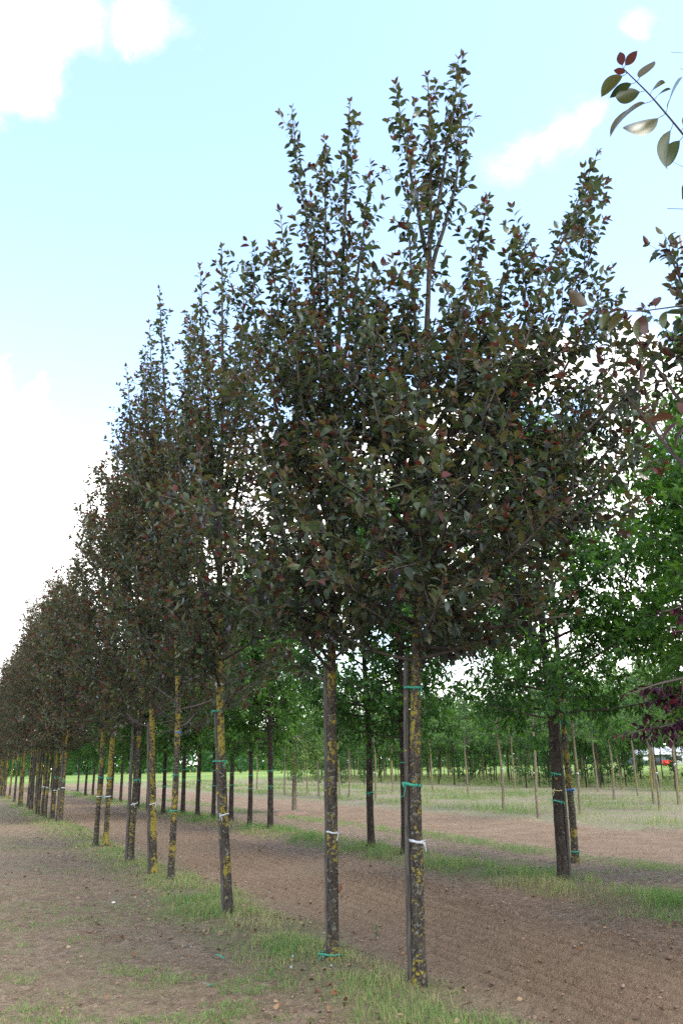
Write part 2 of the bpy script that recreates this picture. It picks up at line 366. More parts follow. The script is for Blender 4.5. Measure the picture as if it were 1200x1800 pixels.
def ground_mat():
    m, t = mat('nursery_soil'); g = G(t); o = g.obj()
    def dot(v):
        d = g.n('ShaderNodeVectorMath', operation='DOT_PRODUCT'); g.set(d.inputs[0], o); d.inputs[1].default_value = v; return d.outputs['Value']
    n = dot((DN[0], DN[1], 0)); s = dot((DS[0], DS[1], 0))
    n2 = g.math('ADD', n, g.math('MULTIPLY', g.math('SUBTRACT', g.noise(o, .9, 4, .6), .5), 1.1))
    def bnd(c, hw, soft): return g.map(g.math('ABSOLUTE', g.math('SUBTRACT', n2, c)), hw + soft, hw - soft)
    fine = g.noise(o, 26, 6, .72); mid = g.noise(o, 3.2, 5, .62); big = g.noise(o, .45, 4, .6)
    soil = g.mix(g.map(mid, .3, .7), (.190, .133, .084), (.275, .200, .130))
    soil = g.mix(g.map(big, .35, .65, 0, .7), soil, (.25, .188, .125))
    # the alley between the rows is freshly worked: darker, damper earth
    alley = bnd(5.2, 1.5, .5)
    soil = g.mix(g.math('MULTIPLY', alley, .55), soil, (.240, .162, .106))
    soil = g.mix(g.math('MULTIPLY', bnd(5.9, .5, .5), .45), soil, (.195, .132, .090))
    soil = g.mix(g.math('MULTIPLY', bnd(9.0, .9, .5), .35), soil, (.20, .145, .112))
    clump_shade = g.noise(o, 9.5, 5, .72)  # crevice shade between clods painted into the soil colour, paler on the crests
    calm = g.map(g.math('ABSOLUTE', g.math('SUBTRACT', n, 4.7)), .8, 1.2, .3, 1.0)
    soil = g.mix(g.math('MULTIPLY', g.map(clump_shade, .52, .64, 0, .62), calm), soil, g.mix(.6, soil, (.045, .030, .022)))
    soil = g.mix(g.math('MULTIPLY', g.map(clump_shade, .48, .36, 0, .75), calm), soil, (.34, .25, .18))
    track = bnd(12.3, 1.7, .35)
    tcol = g.mix(g.map(g.noise(o, 1.3, 5, .7), .3, .7), (.205, .134, .086), (.275, .198, .130))
    soil = g.mix(track, soil, tcol)
    far = g.map(n2, 13.9, 15.0)
    pale = g.mix(g.map(g.noise(o, .7, 6, .7), .38, .62), (.255, .212, .150), (.20, .21, .110))
    soil = g.mix(g.math('MULTIPLY', far, .85), soil, pale)
    gr = g.math('MULTIPLY', g.map(g.noise(o, 1.6, 5, .65), .47, .60), g.map(fine, .35, .6))
    left = g.map(n2, 2.6, 1.6)
    soil = g.mix(g.math('MULTIPLY', g.math('MULTIPLY', gr, left), .40), soil, (.14, .17, .06))
    st = g.math('MAXIMUM', bnd(ROW1, .5, .3), bnd(ROW2, .55, .3))
    soil = g.mix(g.math('MULTIPLY', st, .6), soil, (.16, .165, .07))
    soil = g.mix(g.math('MULTIPLY', bnd(9.9, .25, .25), .5), soil, (.16, .20, .06))
    # meadow beyond the plantation
    dist = g.n('ShaderNodeVectorMath', operation='LENGTH'); g.set(dist.inputs[0], o); dl = dist.outputs['Value']
    grassy = g.map(g.math('ADD', dl, g.math('MULTIPLY', big, 14)), 98, 122)
    field = g.mix(g.map(g.noise(o, .05, 3), .4, .6), (.13, .21, .05), (.22, .28, .07))
    soil = g.mix(grassy, soil, field)
    soil = g.mix(g.map(fine, .48, .72, .0, .7), soil, g.mix(.6, soil, (.05, .033, .025)), 'MIX')
    soil = g.mix(g.math('MULTIPLY', g.map(g.noise(o, 45, 4, .75), .58, .68), .6), soil, (.36, .29, .22))
    h = g.math('ADD', g.math('ADD', g.math('MULTIPLY', g.noise(o, 9.5, 5, .72), -2.2), g.math('MULTIPLY', fine, 1.3)), g.math('MULTIPLY', g.noise(o, 80, 4, .7), .5))
    g.out(g.principled(soil, .95, .1, g.bump(h, 1.0, .032))); return m
M['ground'] = ground_mat()
M['clod'] = simple('soil_clod', (.185, .125, .095), .95, .35, 14, .1, .6)

# ------------------------------------------------------------------ ground
def build_ground():
    az = np.concatenate([np.arange(-32, 32.001, .15), np.arange(34, 326, 4)]) * math.pi / 180
    r = [0.0, .8, 1.6, 2.6, 3.6]
    x = 4.4
    while x < 46: r.append(x); x *= 1.0042
    while x < 7000: r.append(x); x *= 1.05
    r = np.array(r[1:])
    A, Rr = np.meshgrid(az, r); X = np.sin(A) * Rr; Y = np.cos(A) * Rr
    Z = height(X, Y) * np.where(Rr > 400, 0, 1)
    V = np.stack([X, Y, Z], -1).reshape(-1, 3); na = len(az); nr = len(r)
    i = np.arange(nr - 1)[:, None] * na; j = np.arange(na)[None]; k = (j + 1) % na
    q = np.stack([i + j, i + na + j, i + na + k, i + k], -1).reshape(-1, 4)
    V = np.vstack([V, [[0, 0, hz(0, 0)]]]); c = len(V) - 1
    jj = np.arange(na); tri = np.stack([np.full(na, c), jj, (jj + 1) % na], -1)
    tri = tri[:, ::-1]; q = q[:, ::-1]
    me = mesh_np('ground', V, [tri, q], M['ground']); o = obj('ground', me); tag(o, kind='structure')
build_ground()

def in_view(x, y, marg=90, zt=0.0):
    q = np.stack([x, y, np.full_like(x, zt) - EYE], -1); z = q @ CAMF
    px = 600 + F * (q @ CAMR) / z; py = 900 - F * (q @ CAMU) / z
    return (z > .5) & (px > -marg) & (px < 1200 + marg) & (py < 1800 + marg * 2)

def build_clods():
    rng = np.random.default_rng(5); n = 60000
    d = 5.0 + rng.random(n) ** 1.7 * 26; a = rng.uniform(-.50, .50, n); x = np.sin(a) * d; y = np.cos(a) * d
    nn, s = ns(x, y); k = in_view(x, y) & (rng.random(n) < (.25 + .75 * band(nn, 6.1, .8, .4)) * sstep(.3, .62, fbm(x * 1.5, y * 1.5, 77, 3)) * .8 + .05)
    x, y = x[k], y[k]; m = len(x)
    ico = []; ph = (1 + 5 ** .5) / 2
    for a_, b_ in ((1, ph), (-1, ph), (1, -ph), (-1, -ph)): ico += [(0, a_, b_), (a_, b_, 0), (b_, 0, a_)]
    ico = np.array(ico, float); ico /= np.linalg.norm(ico[0])
    dd = np.linalg.norm(ico[:, None] - ico[None], axis=2); e = dd < 1.06
    F3 = [(i, j, k_) for i in range(12) for j in range(i + 1, 12) for k_ in range(j + 1, 12) if e[i, j] and e[j, k_] and e[i, k_]]
    F3 = [f if np.dot(np.cross(ico[f[1]] - ico[f[0]], ico[f[2]] - ico[f[0]]), ico[f[0]]) > 0 else (f[0], f[2], f[1]) for f in F3]
    sz = rng.lognormal(-4.75, .42, m); sz = np.minimum(sz, .032)
    V = ico[None] * rng.uniform(.65, 1.25, (m, 12, 1)) * sz[:, None, None] * rng.uniform([.7, .7, .45], [1.4, 1.4, .8], (m, 3))[:, None, :]
    th = rng.uniform(0, 6.28, m); c, s_ = np.cos(th)[:, None], np.sin(th)[:, None]
    V = np.stack([V[..., 0] * c - V[..., 1] * s_, V[..., 0] * s_ + V[..., 1] * c, V[..., 2]], -1)
    V += np.stack([x, y, height(x, y) + sz * .15], -1)[:, None, :]
    f = (np.array(F3)[None] + (np.arange(m) * 12)[:, None, None]).reshape(-1, 3)
    o = obj('soil_clods', mesh_np('soil_clods', V.reshape(-1, 3), [f], M['clod'], smooth=False))
    tag(o, 'small dry lumps of brown earth scattered over the worked soil', 'soil', kind='stuff')
build_clods()

def blades(name, label, x, y, h, wd, tint, lean, rng, cat='grass'):
    m = len(x); z = height(x, y) - .005
    th = rng.uniform(0, 6.283, m); side = np.stack([np.cos(th), np.sin(th), np.zeros(m)], -1)
    ph = rng.uniform(0, 6.283, m); ln = np.stack([np.cos(ph), np.sin(ph), np.zeros(m)], -1) * (lean * h)[:, None]
    b = np.stack([x, y, z], -1); up = np.array([0, 0, 1.])
    p1 = b + ln * .3 + up * (h * .55)[:, None]; p2 = b + ln + up * (h * rng.uniform(.75, 1, m))[:, None]
    w_ = (wd / 2)[:, None] * side
    V = np.stack([b - w_, b + w_, p1 - w_ * .8, p1 + w_ * .8, p2], 1)
    o5 = (np.arange(m) * 5)[:, None]
    q = np.array([[0, 1, 3, 2]]) + o5; t = np.array([[2, 3, 4]]) + o5
    o = obj(name, mesh_np(name, V.reshape(-1, 3), [q, t], M['grass'], {'tint': np.repeat(tint, 5)}, smooth=False))
    tag(o, label, cat, kind='stuff')
    return m

def sample_strip(rng, n0, hw, s0, s1, dens, ref=8.0, fall=1.5):
    area = 2 * hw * (s1 - s0); k = int(area * dens); n = n0 + rng.uniform(-hw, hw, k); s = s0 + (s1 - s0) * rng.random(k)
    x, y = n * DN[0] + s * DS[0], n * DN[1] + s * DS[1]; d = np.hypot(x, y)
    keep = in_view(x, y) & (rng.random(k) < np.minimum(1, (ref / d) ** fall)); return x[keep], y[keep], n[keep], s[keep], d[keep]

def build_grass():
    rng = np.random.default_rng(9)
    # strip under the bronze row: yellowish seeding grass
    x, y, n, s, d = sample_strip(rng, ROW1, 1.25, 3.6, 60, 5200, 8, 1.45)
    edge = (fbm(s * .9, n * .9, 21, 3) - .5) * 1.0
    cover = sstep(.70, .20, np.abs(n - ROW1 + .02) + edge * .6) * (.10 + .90 * sstep(.36, .60, fbm(x * 2.6, y * 2.6, 31, 3))) * .50
    k = rng.random(len(x)) < cover; x, y, d = x[k], y[k], d[k]; c = cover[k]
    patch = fbm(x * 1.1, y * 1.1, 55, 3)
    h = rng.uniform(.03, .12, len(x)) * (.6 + .7 * c) * (.7 + .6 * patch); tint = np.clip(rng.normal(.42, .26, len(x)) + (patch - .5) * 1.4, 0, 1)
    blades('row_grass', 'thin yellow-green seeding grass along the foot of the bronze-leaved tree row', x, y, h, .0036 * np.sqrt(np.maximum(d, 5) / 7) * rng.uniform(.7, 1.5, len(x)), tint, rng.uniform(.1, .8, len(x)), rng)
    c1 = len(x)
    # second strip
    x, y, n, s, d = sample_strip(rng, ROW2, 1.3, 3.0, 75, 2600, 10, 1.3)
    edge = (fbm(s * .8, n * .9, 23, 3) - .5) * .9
    cover = sstep(.88, .30, np.abs(n - ROW2) + edge * .7) * (.08 + .92 * sstep(.36, .60, fbm(x * 2.0, y * 2.0, 37, 3))) * .72
    k = rng.random(len(x)) < cover; x, y, d = x[k], y[k], d[k]; c = cover[k]; patch = fbm(x * .8, y * .8, 56, 3)
    h = rng.uniform(.06, .20, len(x)) * (.6 + .6 * c) * (.6 + .8 * patch); tint = np.clip(rng.normal(.55, .24, len(x)) + (patch - .5) * 1.6, 0, 1)
    blades('strip_grass', 'taller fresh green grass and weeds along the foot of the second tree row', x, y, h, .0036 * np.sqrt(d / 9) * rng.uniform(.7, 1.5, len(x)), tint, rng.uniform(.1, .7, len(x)), rng)
    c2 = len(x)
    # scattered tufts on bare soil, left field and alleys, thicker at the track verge
    k_ = 420000; d = 5 + 40 * rng.random(k_) ** 1.5; a = rng.uniform(-.5, .5, k_); x, y = np.sin(a) * d, np.cos(a) * d
    n, s = ns(x, y); tuft = sstep(.55, .69, fbm(x * 2.6, y * 2.6, 61, 3)) * sstep(.38, .6, fbm(x * .6, y * .6, 63, 2))
    tiny = sstep(.5, .7, fbm(x * .9 + 4, y * .9, 65, 3))
    dens = np.where(n < 2.6, tuft * .98 + tiny * .22 + .02, tuft * .10 + .0015 + .75 * band(n, 9.7, .35, .3) * sstep(.4, .6, fbm(x * 1.2, y * 1.2, 71, 3)) + .25 * band(n, 8.6, .5, .3) * tuft)
    dens = np.where(n > 10.6, 0, dens)
    k = in_view(x, y) & (rng.random(k_) < dens); x, y, d, n = x[k], y[k], d[k], n[k]
    h = rng.uniform(.02, .06, len(x)) * np.where(n > 8.3, 2.0, 1); tint = np.clip(rng.normal(.70, .18, len(x)), 0, 1)
    blades('weed_tufts', 'small bright green tufts of weeds dotted over the bare soil', x, y, h, .0034 * np.sqrt(d / 6) * rng.uniform(.7, 1.5, len(x)), tint, rng.uniform(.2, 1.1, len(x)), rng)
    c3 = len(x)
    # rough pale grass beyond the track
    k_ = 420000; d = 22 + 75 * rng.random(k_) ** 1.2; a = rng.uniform(-.5, .5, k_); x, y = np.sin(a) * d, np.cos(a) * d
    n, s = ns(x, y); p = fbm(x * .45, y * .45, 81, 3)
    stripes = np.maximum(np.maximum(band(n, 16.6, .8, .6), band(n, 20.4, .9, .6)), np.maximum(band(n, 24.5, 1.2, .8), sstep(30, 34, n)))
    dens = sstep(14.3, 15.6, n) * (.10 + .50 * stripes) * sstep(.33, .6, p)
    k = in_view(x, y) & (rng.random(k_) < dens); x, y, d, p, n = x[k], y[k], d[k], p[k], n[k]
    h = rng.uniform(.08, .28, len(x)) * (.6 + .8 * p) * (1 + .8 * sstep(30, 36, n)); tint = np.clip(rng.normal(.42, .2, len(x)) + (p - .5), 0, 1)
    blades('rough_grass', 'pale rough grass growing between the young plantation trees beyond the track', x, y, h, .010 * (d / 40) * rng.uniform(.7, 1.5, len(x)), tint, rng.uniform(.1, .7, len(x)), rng)
    print('blades', c1, c2, c3, len(x))
    # fluffy white seed heads here and there in the first strip
    k_ = 46; n = ROW1 + rng.normal(.15, .45, k_); s = rng.uniform(6.5, 30, k_); V = []; T = []; c = 0
    for i in range(k_):
        q = xy(n[i], s[i]); z = hz(*q) + rng.uniform(.05, .13)
        for _ in range(16):
            v = rng.normal(0, 1, 3); v /= np.linalg.norm(v); u = np.cross(v, rng.normal(0, 1, 3)); u *= .0035 / np.linalg.norm(u); p0 = np.array([q[0], q[1], z])
            V += [p0 - u, p0 + u, p0 + v * .013]; T.append((c, c + 1, c + 2)); c += 3
    o = obj('seed_heads', mesh_np('seed_heads', V, [np.array(T)], M['white_tie'], smooth=False))
    tag(o, 'tiny white fluffy seed heads standing in the grass strip', 'seed heads', kind='stuff')
build_grass()
def build_litter():
    rng = np.random.default_rng(15); k = 2600; n = np.where(rng.random(k) < .6, ROW1, ROW2) + rng.normal(0, .8, k); s = rng.uniform(3.5, 32, k)
    x, y = n * DN[0] + s * DS[0], n * DN[1] + s * DS[1]; v = in_view(x, y); x, y = x[v], y[v]; m = len(x); Fl = Foliage(); a = rng.uniform(0, 6.283, m)
    Fl.add(np.stack([x, y, height(x, y) + .012], -1), np.stack([np.cos(a), np.sin(a), rng.uniform(-.1, .5, m)], -1), rng.uniform(.03, .065, m), rng.random(m), rng.uniform(.3, 1.6, m))
    o = obj('leaf_litter', Fl.build('leaf_litter', M['litter'], MQ, rng, 1.0, False)); tag(o, 'fallen brown and straw coloured leaves scattered under the rows', 'leaf litter', kind='stuff')
build_litter()

# ------------------------------------------------------------------ trees
UP = np.array([0, 0, 1.])
def unit(v): v = np.asarray(v, float); return v / (np.linalg.norm(v) + 1e-9)
def path(p0, d0, L, up, rng, jit=.10, ds=.09):
    m = max(3, int(L / ds)); P = [np.asarray(p0, float)]; d = unit(d0); st = L / m
    for i in range(m):
        d = unit(d + UP * up * st + rng.normal(0, jit, 3) * math.sqrt(st)); P.append(P[-1] + d * st)
    return np.array(P)
def bez(p0, p1, p2, m):
    t = np.linspace(0, 1, m)[:, None]; return (1 - t) ** 2 * p0 + 2 * t * (1 - t) * p1 + t * t * p2
def sample(P, s):
    """points and tangents at arc lengths s"""
    seg = np.linalg.norm(np.diff(P, axis=0), axis=1); cs = np.concatenate([[0], np.cumsum(seg)])
    pts = np.stack([np.interp(s, cs, P[:, k]) for k in range(3)], -1)
    pa = np.stack([np.interp(np.maximum(s - .03, 0), cs, P[:, k]) for k in range(3)], -1)
    pb = np.stack([np.interp(np.minimum(s + .03, cs[-1]), cs, P[:, k]) for k in range(3)], -1)
    t = pb - pa; t /= np.linalg.norm(t, axis=1)[:, None] + 1e-9; return pts, t, cs[-1]
def perp_frame(t, phi):
    ref = np.where(np.abs(t[:, 2:3]) < .9, np.array([[0, 0, 1.]]), np.array([[1., 0, 0]]))
    a = np.cross(t, ref); a /= np.linalg.norm(a, axis=1)[:, None]; b = np.cross(t, a)
    return a * np.cos(phi)[:, None] + b * np.sin(phi)[:, None]

class Spec:
    tw = .22
    leaf = .115; single = .042; spur = .050; droop = 0.0; width = .88; start = .08; spurn = 3; tipfrac = .55; tint = (.46, .19)

def clothe(Fo, P, sp, rng, start=None, tiplen=.5, dens=1.0):
    """leaves along a shoot: single large ones near the tip, spur clusters of small ones further in"""
    L = np.linalg.norm(np.diff(P, axis=0), axis=1).sum(); st = sp.start if start is None else start
    tl = min(tiplen, L * sp.tipfrac); s = np.arange(L - tl, L, sp.single / dens); s = s[s > st * L * .5]
    if len(s):
        s = s + rng.normal(0, .006, len(s)); p, t, _ = sample(P, s); ph = np.arange(len(s)) * 2.4 + rng.uniform(0, 6.28) + rng.normal(0, .4, len(s))
        r = perp_frame(t, ph); rel = (s - (L - tl)) / tl
        d = r * rng.uniform(.75, 1.0, (len(s), 1)) + t * (.35 + .7 * rel[:, None]) + UP * (.12 - sp.droop); d /= np.linalg.norm(d, axis=1)[:, None]
        sz = sp.leaf * rng.uniform(.75, 1.15, len(s)) * (1.0 - .45 * rel ** 3)
        ti = np.clip(rng.normal(sp.tint[0], sp.tint[1], len(s)) + .30 * rel ** 3, 0, 1)
        Fo.add(p + d * .012, d, sz, ti, rng.uniform(.3, 1.35, len(s)))
        e, te, _ = sample(P, np.array([L] * 3)); rr = perp_frame(te, np.array([0, 2.1, 4.2]) + rng.uniform(0, 6))
        Fo.add(e, te + rr * .6, sp.leaf * np.array([.5, .6, .7]), np.clip(rng.normal(.80, .16, 3), 0, 1), rng.uniform(.1, .7, 3))
    lo = max(st * L, 0); s = np.arange(lo, L - tl * .8, sp.spur / dens)
    if len(s):
        s = np.repeat(s, sp.spurn) + rng.normal(0, .012, len(s) * sp.spurn); s = np.clip(s, 0, L); p, t, _ = sample(P, s)
        r = perp_frame(t, rng.uniform(0, 6.28, len(s))); out = rng.uniform(.0, .07, (len(s), 1))
        d = r + rng.normal(0, .45, r.shape) + UP * (.10 - sp.droop); d /= np.linalg.norm(d, axis=1)[:, None]
        Fo.add(p + r * out, d, sp.leaf * rng.uniform(.42, .82, len(s)), np.clip(rng.normal(sp.tint[0] - .12, sp.tint[1] - .01, len(s)), 0, 1), rng.uniform(.2, 1.4, len(s)))

def limb(Wd, Fo, P, r0, sp, rng, sub=.20, subL=(.45, 1.15), twigs=True, bare=.18, sides=6, up2=.9, tip=.55, updir=.35, dens=1.0):
    m = len(P); R = r0 * (1 - np.linspace(0, 1, m)) ** .75 + .0022; Wd.tube(P, R, sides)
    L = np.linalg.norm(np.diff(P, axis=0), axis=1).sum(); clothe(Fo, P, sp, rng, start=bare + .12, tiplen=tip, dens=dens)
    s = bare * L + rng.uniform(0, sub)
    ph = rng.uniform(0, 6.28)
    while s < L * .93:
        p, t, _ = sample(P, np.array([s])); p, t = p[0], t[0]; ph += 2.4 + rng.normal(0, .5); rel = s / L
        r = perp_frame(t[None], np.array([ph]))[0]; d = unit(r * .85 + t * .55 + UP * updir)
        l2 = rng.uniform(*subL) * (1.15 - .75 * rel) * min(1, L / 1.6); Q = path(p, d, l2, up2, rng, .22)
        Wd.tube(Q, np.maximum(.0016, min(r0 * .45, .004 + .004 * l2) * (1 - np.linspace(0, 1, len(Q)) * .85)), 4 if l2 < .8 else 5)
        clothe(Fo, Q, sp, rng, start=.12, tiplen=.45, dens=dens)
        if twigs and l2 > .35:
            for _ in range(int(l2 / sp.tw)):
                s3 = rng.uniform(.15, .85) * l2; p3, t3, _ = sample(Q, np.array([s3])); r3 = perp_frame(t3, rng.uniform(0, 6.28, 1))[0]
                l3 = rng.uniform(.12, .42); Q3 = path(p3[0], r3 * .8 + t3[0] * .5 + UP * updir * .6, l3, up2 * .8, rng, .25)
                Wd.tube(Q3, np.linspace(.0026, .0011, len(Q3)), 3); clothe(Fo, Q3, sp, rng, start=0, tiplen=.3, dens=dens)
        s += rng.uniform(.65, 1.35) * sub

def trunk_path(pts, ds=.07):
    pts = np.array(pts, float); z = pts[:, 2]; zz = np.arange(z[0], z[-1], ds)
    # smooth interpolation
    x = np.interp(zz, z, pts[:, 0]); y = np.interp(zz, z, pts[:, 1]); k = 9; ker = np.ones(k) / k
    xp = np.convolve(np.pad(x, k // 2, mode='reflect', reflect_type='odd'), ker, 'valid'); yp = np.convolve(np.pad(y, k // 2, mode='reflect', reflect_type='odd'), ker, 'valid')
    return np.stack([xp, yp, zz], -1)
def trunk_radius(z, H, r0): return r0 * (1 - np.clip(z / H, 0, .995)) ** .72 * (1 + .50 * np.exp(-np.maximum(z, 0) / .07)) + .003
def trunk_at(T, z): return np.array([np.interp(z, T[:, 2], T[:, 0]), np.interp(z, T[:, 2], T[:, 1]), z])

def grow(seed, T, H, r0, clear, sp, nl=22, reach=2.0, targets=(), ok=None, sub=.22, subL=(.45, 1.1), up=.55, e0=(12, 55), tpl=MQ, mid=True, lm='dark_leaf', bm='bark',
         origin=None, up2=.9, updir=.35, dens=1.0, zmax=.86, keep=None, twigs=True, leader_tip=.8):
    """T: stem centre line (world); limbs are spread round it. Returns stem mesh, crown mesh, both relative to origin."""
    rng = np.random.default_rng(seed); Wd = Wood(); Fo = Foliage()
    R = trunk_radius(T[:, 2], H, r0); Wd.tube(T, R, 14, bump=.09)
    for zk in (np.sort(rng.uniform(.5, clear + .4, 9)) if r0 > .045 else []):      # healed pruning knots
        a_ = rng.uniform(0, 6.28); c_ = trunk_at(T, zk); rk = float(trunk_radius(np.array(zk), H, r0)); dk = np.array([math.cos(a_), math.sin(a_), .35])
        Wd.tube([c_ + dk * rk * .55, c_ + dk * rk * .98, c_ + dk * (rk + .006), c_ + dk * (rk + .008)], [rk * .55, rk * .42, rk * .24, .001], 8)
    top = T[T[:, 2] > H * .72]
    if len(top) > 4: clothe(Fo, top, sp, rng, start=0, tiplen=leader_tip, dens=dens * 1.1)
    for s in np.arange(H * .70, H * .97, .2):
        p = trunk_at(T, s); a = rng.uniform(0, 6.28); Q = path(p, (math.cos(a) * .6, math.sin(a) * .6, .8), rng.uniform(.12, .42) * (1.25 - s / H) * 2.6, .8, rng, .15)
        Wd.tube(Q, np.linspace(.005, .0015, len(Q)), 4); clothe(Fo, Q, sp, rng, start=.1, tiplen=.4, dens=dens)
    for (z0, tip, sag) in targets:
        p0 = trunk_at(T, z0); tip = np.asarray(tip, float); v = tip - p0; hor = np.array([v[0], v[1], 0])
        c = p0 + hor * (.60 + sag) + UP * v[2] * (.38 - sag * .5); P = bez(p0, c, tip, max(6, int(np.linalg.norm(v) / .1)))
        P[1:-1] += np.cumsum(rng.normal(0, .006, (len(P) - 2, 3)), 0) * np.sin(np.linspace(0, math.pi, len(P) - 2))[:, None]
        hi = z0 >= 3.9
        limb(Wd, Fo, P, min(.026, .010 + .006 * np.linalg.norm(v)), sp, rng, .17 if hi else sub, (.2, .62) if hi else subL, up2=up2, updir=updir, dens=dens, twigs=twigs and not hi, tip=.75 if hi else .55)
    a = rng.uniform(0, 6.28)
    for i in range(nl):
        f = (i + rng.uniform(0, .8)) / nl; z0 = clear + (H * zmax - clear) * f ** 1.15; a += 2.4 + rng.normal(0, .35)
        el = math.radians(e0[0] + (e0[1] - e0[0]) * f + rng.normal(0, 7)); env = (.62 + .38 * math.sin(min(1, f * 1.9) * math.pi / 2)) * (1 - f ** 1.7 * .62)
        l1 = reach * env * rng.uniform(.75, 1.12) / max(.5, math.cos(el) ** .5)
        d = (math.cos(a) * math.cos(el), math.sin(a) * math.cos(el), math.sin(el)); p0 = trunk_at(T, z0)
        P = path(p0, d, l1, up * rng.uniform(.5, 1.2), rng, .16)
        if ok is not None and not ok(P): continue
        limb(Wd, Fo, P, .006 + .0065 * l1 * min(1, r0 / .05), sp, rng, sub, subL, up2=up2, updir=updir, dens=dens, twigs=twigs)
    o = np.zeros(3) if origin is None else np.asarray(origin)
    Wd.V = [v - o for v in Wd.V]; Fo.p = [p - o for p in Fo.p]
    kf = None if keep is None else (lambda p: keep(p + o))
    return Wd.build('trunk', M[bm]), Fo.build('crown', M[lm], tpl, rng, sp.width, mid, keep=kf), Fo.count()

NUM = ['zeroth', 'first', 'second', 'third', 'fourth', 'fifth', 'sixth', 'seventh', 'eighth', 'ninth', 'tenth', 'eleventh', 'twelfth', 'thirteenth', 'fourteenth', 'fifteenth', 'sixteenth', 'seventeenth', 'eighteenth', 'nineteenth']
TENS = {2: 'twent', 3: 'thirt', 4: 'fort', 5: 'fift', 6: 'sixt', 7: 'sevent', 8: 'eight', 9: 'ninet'}
def nth(i):
    if i < 20: return NUM[i]
    t, u = divmod(i, 10); return TENS[t] + ('ieth' if u == 0 else 'y-' + NUM[u])

def tie(z, T, r_t, side, mtl, parent, origin, rng, both=True, h=.016, tail=.09):
    """band of plastic tape round stem (and stake), with a knot and two loose ends"""
    c = trunk_at(T, z); a = np.linspace(0, 2 * math.pi, 26)[:-1]; ex = .026 if both else 0.0
    cx = side * ex; rx, ry = r_t + ex + .006, r_t + .006
    V = []; Fq = []; m = len(a); sl = rng.uniform(-.018, .018)
    for dz, dr in ((-h / 2, 0), (h / 2, 0), (h / 2, .0025), (-h / 2, .0025)):
        for t in a: V.append((c[0] + cx + (rx + dr) * math.cos(t), c[1] + (ry + dr) * math.sin(t), z + dz + sl * math.cos(t) + .002 * math.sin(5 * t)))
    for L_ in range(4):
        for i in range(m): Fq.append((L_ * m + i, L_ * m + (i + 1) % m, ((L_ + 1) % 4) * m + (i + 1) % m, ((L_ + 1) % 4) * m + i))
    # knot: three crossing short tubes and ends
    W2 = Wood(); kx = c[0] + (r_t + .004) * .95 * (-side if not both else side * .4) ; k0 = np.array([c[0] + cx - side * (rx - .01) * rng.choice([1, -1]), c[1] - ry * .55, z])
    for _ in range(3):
        v = rng.normal(0, 1, 3) * .013; W2.tube([k0 - v, k0 + rng.normal(0, .003, 3), k0 + v], [.006, .008, .005], 6)
    for _ in range(2):
        v = np.array([rng.uniform(-.03, .03), -rng.uniform(.005, .03), -rng.uniform(.3, 1) * tail]); W2.tube([k0, k0 + v * .5 + [0.01, -.01, .01], k0 + v], [.005, .004, .0025], 5)
    V2 = np.concatenate(W2.V); Q2 = np.concatenate(W2.Q) + len(V)
    V = np.vstack([np.array(V), V2]) - origin
    o = obj('tie_band', mesh_np('tie_band', V, [np.array(Fq), Q2], M[mtl]), parent); return o

def stake(base, top, r, label, group='wooden stakes tied to the trees', seed=0):
    """weathered round post, set in the ground, with a sawn, slightly slanting head"""
    rng = np.random.default_rng(seed); base = np.asarray(base, float); top = np.asarray(top, float); m = 40
    t = np.linspace(0, 1, m)[:, None]; P = (base - UP * .12) * (1 - t) + top * t; P[:, :2] += np.cumsum(rng.normal(0, .0012, (m, 2)), 0)
    W_ = Wood(); R = r * (1 + .05 * np.sin(np.linspace(0, 9, m) + seed)); R[-1] *= .86; W_.tube(P, R, 12, bump=.05)
    V = np.concatenate(W_.V) - base; Q = np.concatenate(W_.Q); n0 = len(V); V = np.vstack([V, [P[-1] - base + [0, 0, .004]]])
    cap = np.array([(n0 - 12 + i, n0 - 12 + (i + 1) % 12, n0) for i in range(12)])
    o = obj('wooden_stake', mesh_np('wooden_stake', V, [Q, cap], M['stake']), None, tuple(base)); tag(o, label, 'stake', group); return o

SP = Spec()
def place(me_t, me_c, loc, label, cat, group, rz=0.0, scale=1.0, name='bronze_leaved_tree'):
    r = empty(name, tuple(loc)); r.rotation_euler.z = rz; r.scale = (scale,) * 3; tag(r, label, cat, group)
    obj('trunk', me_t, r); obj('crown', me_c, r); return r

G1 = 'bronze-leaved trees of the near row'
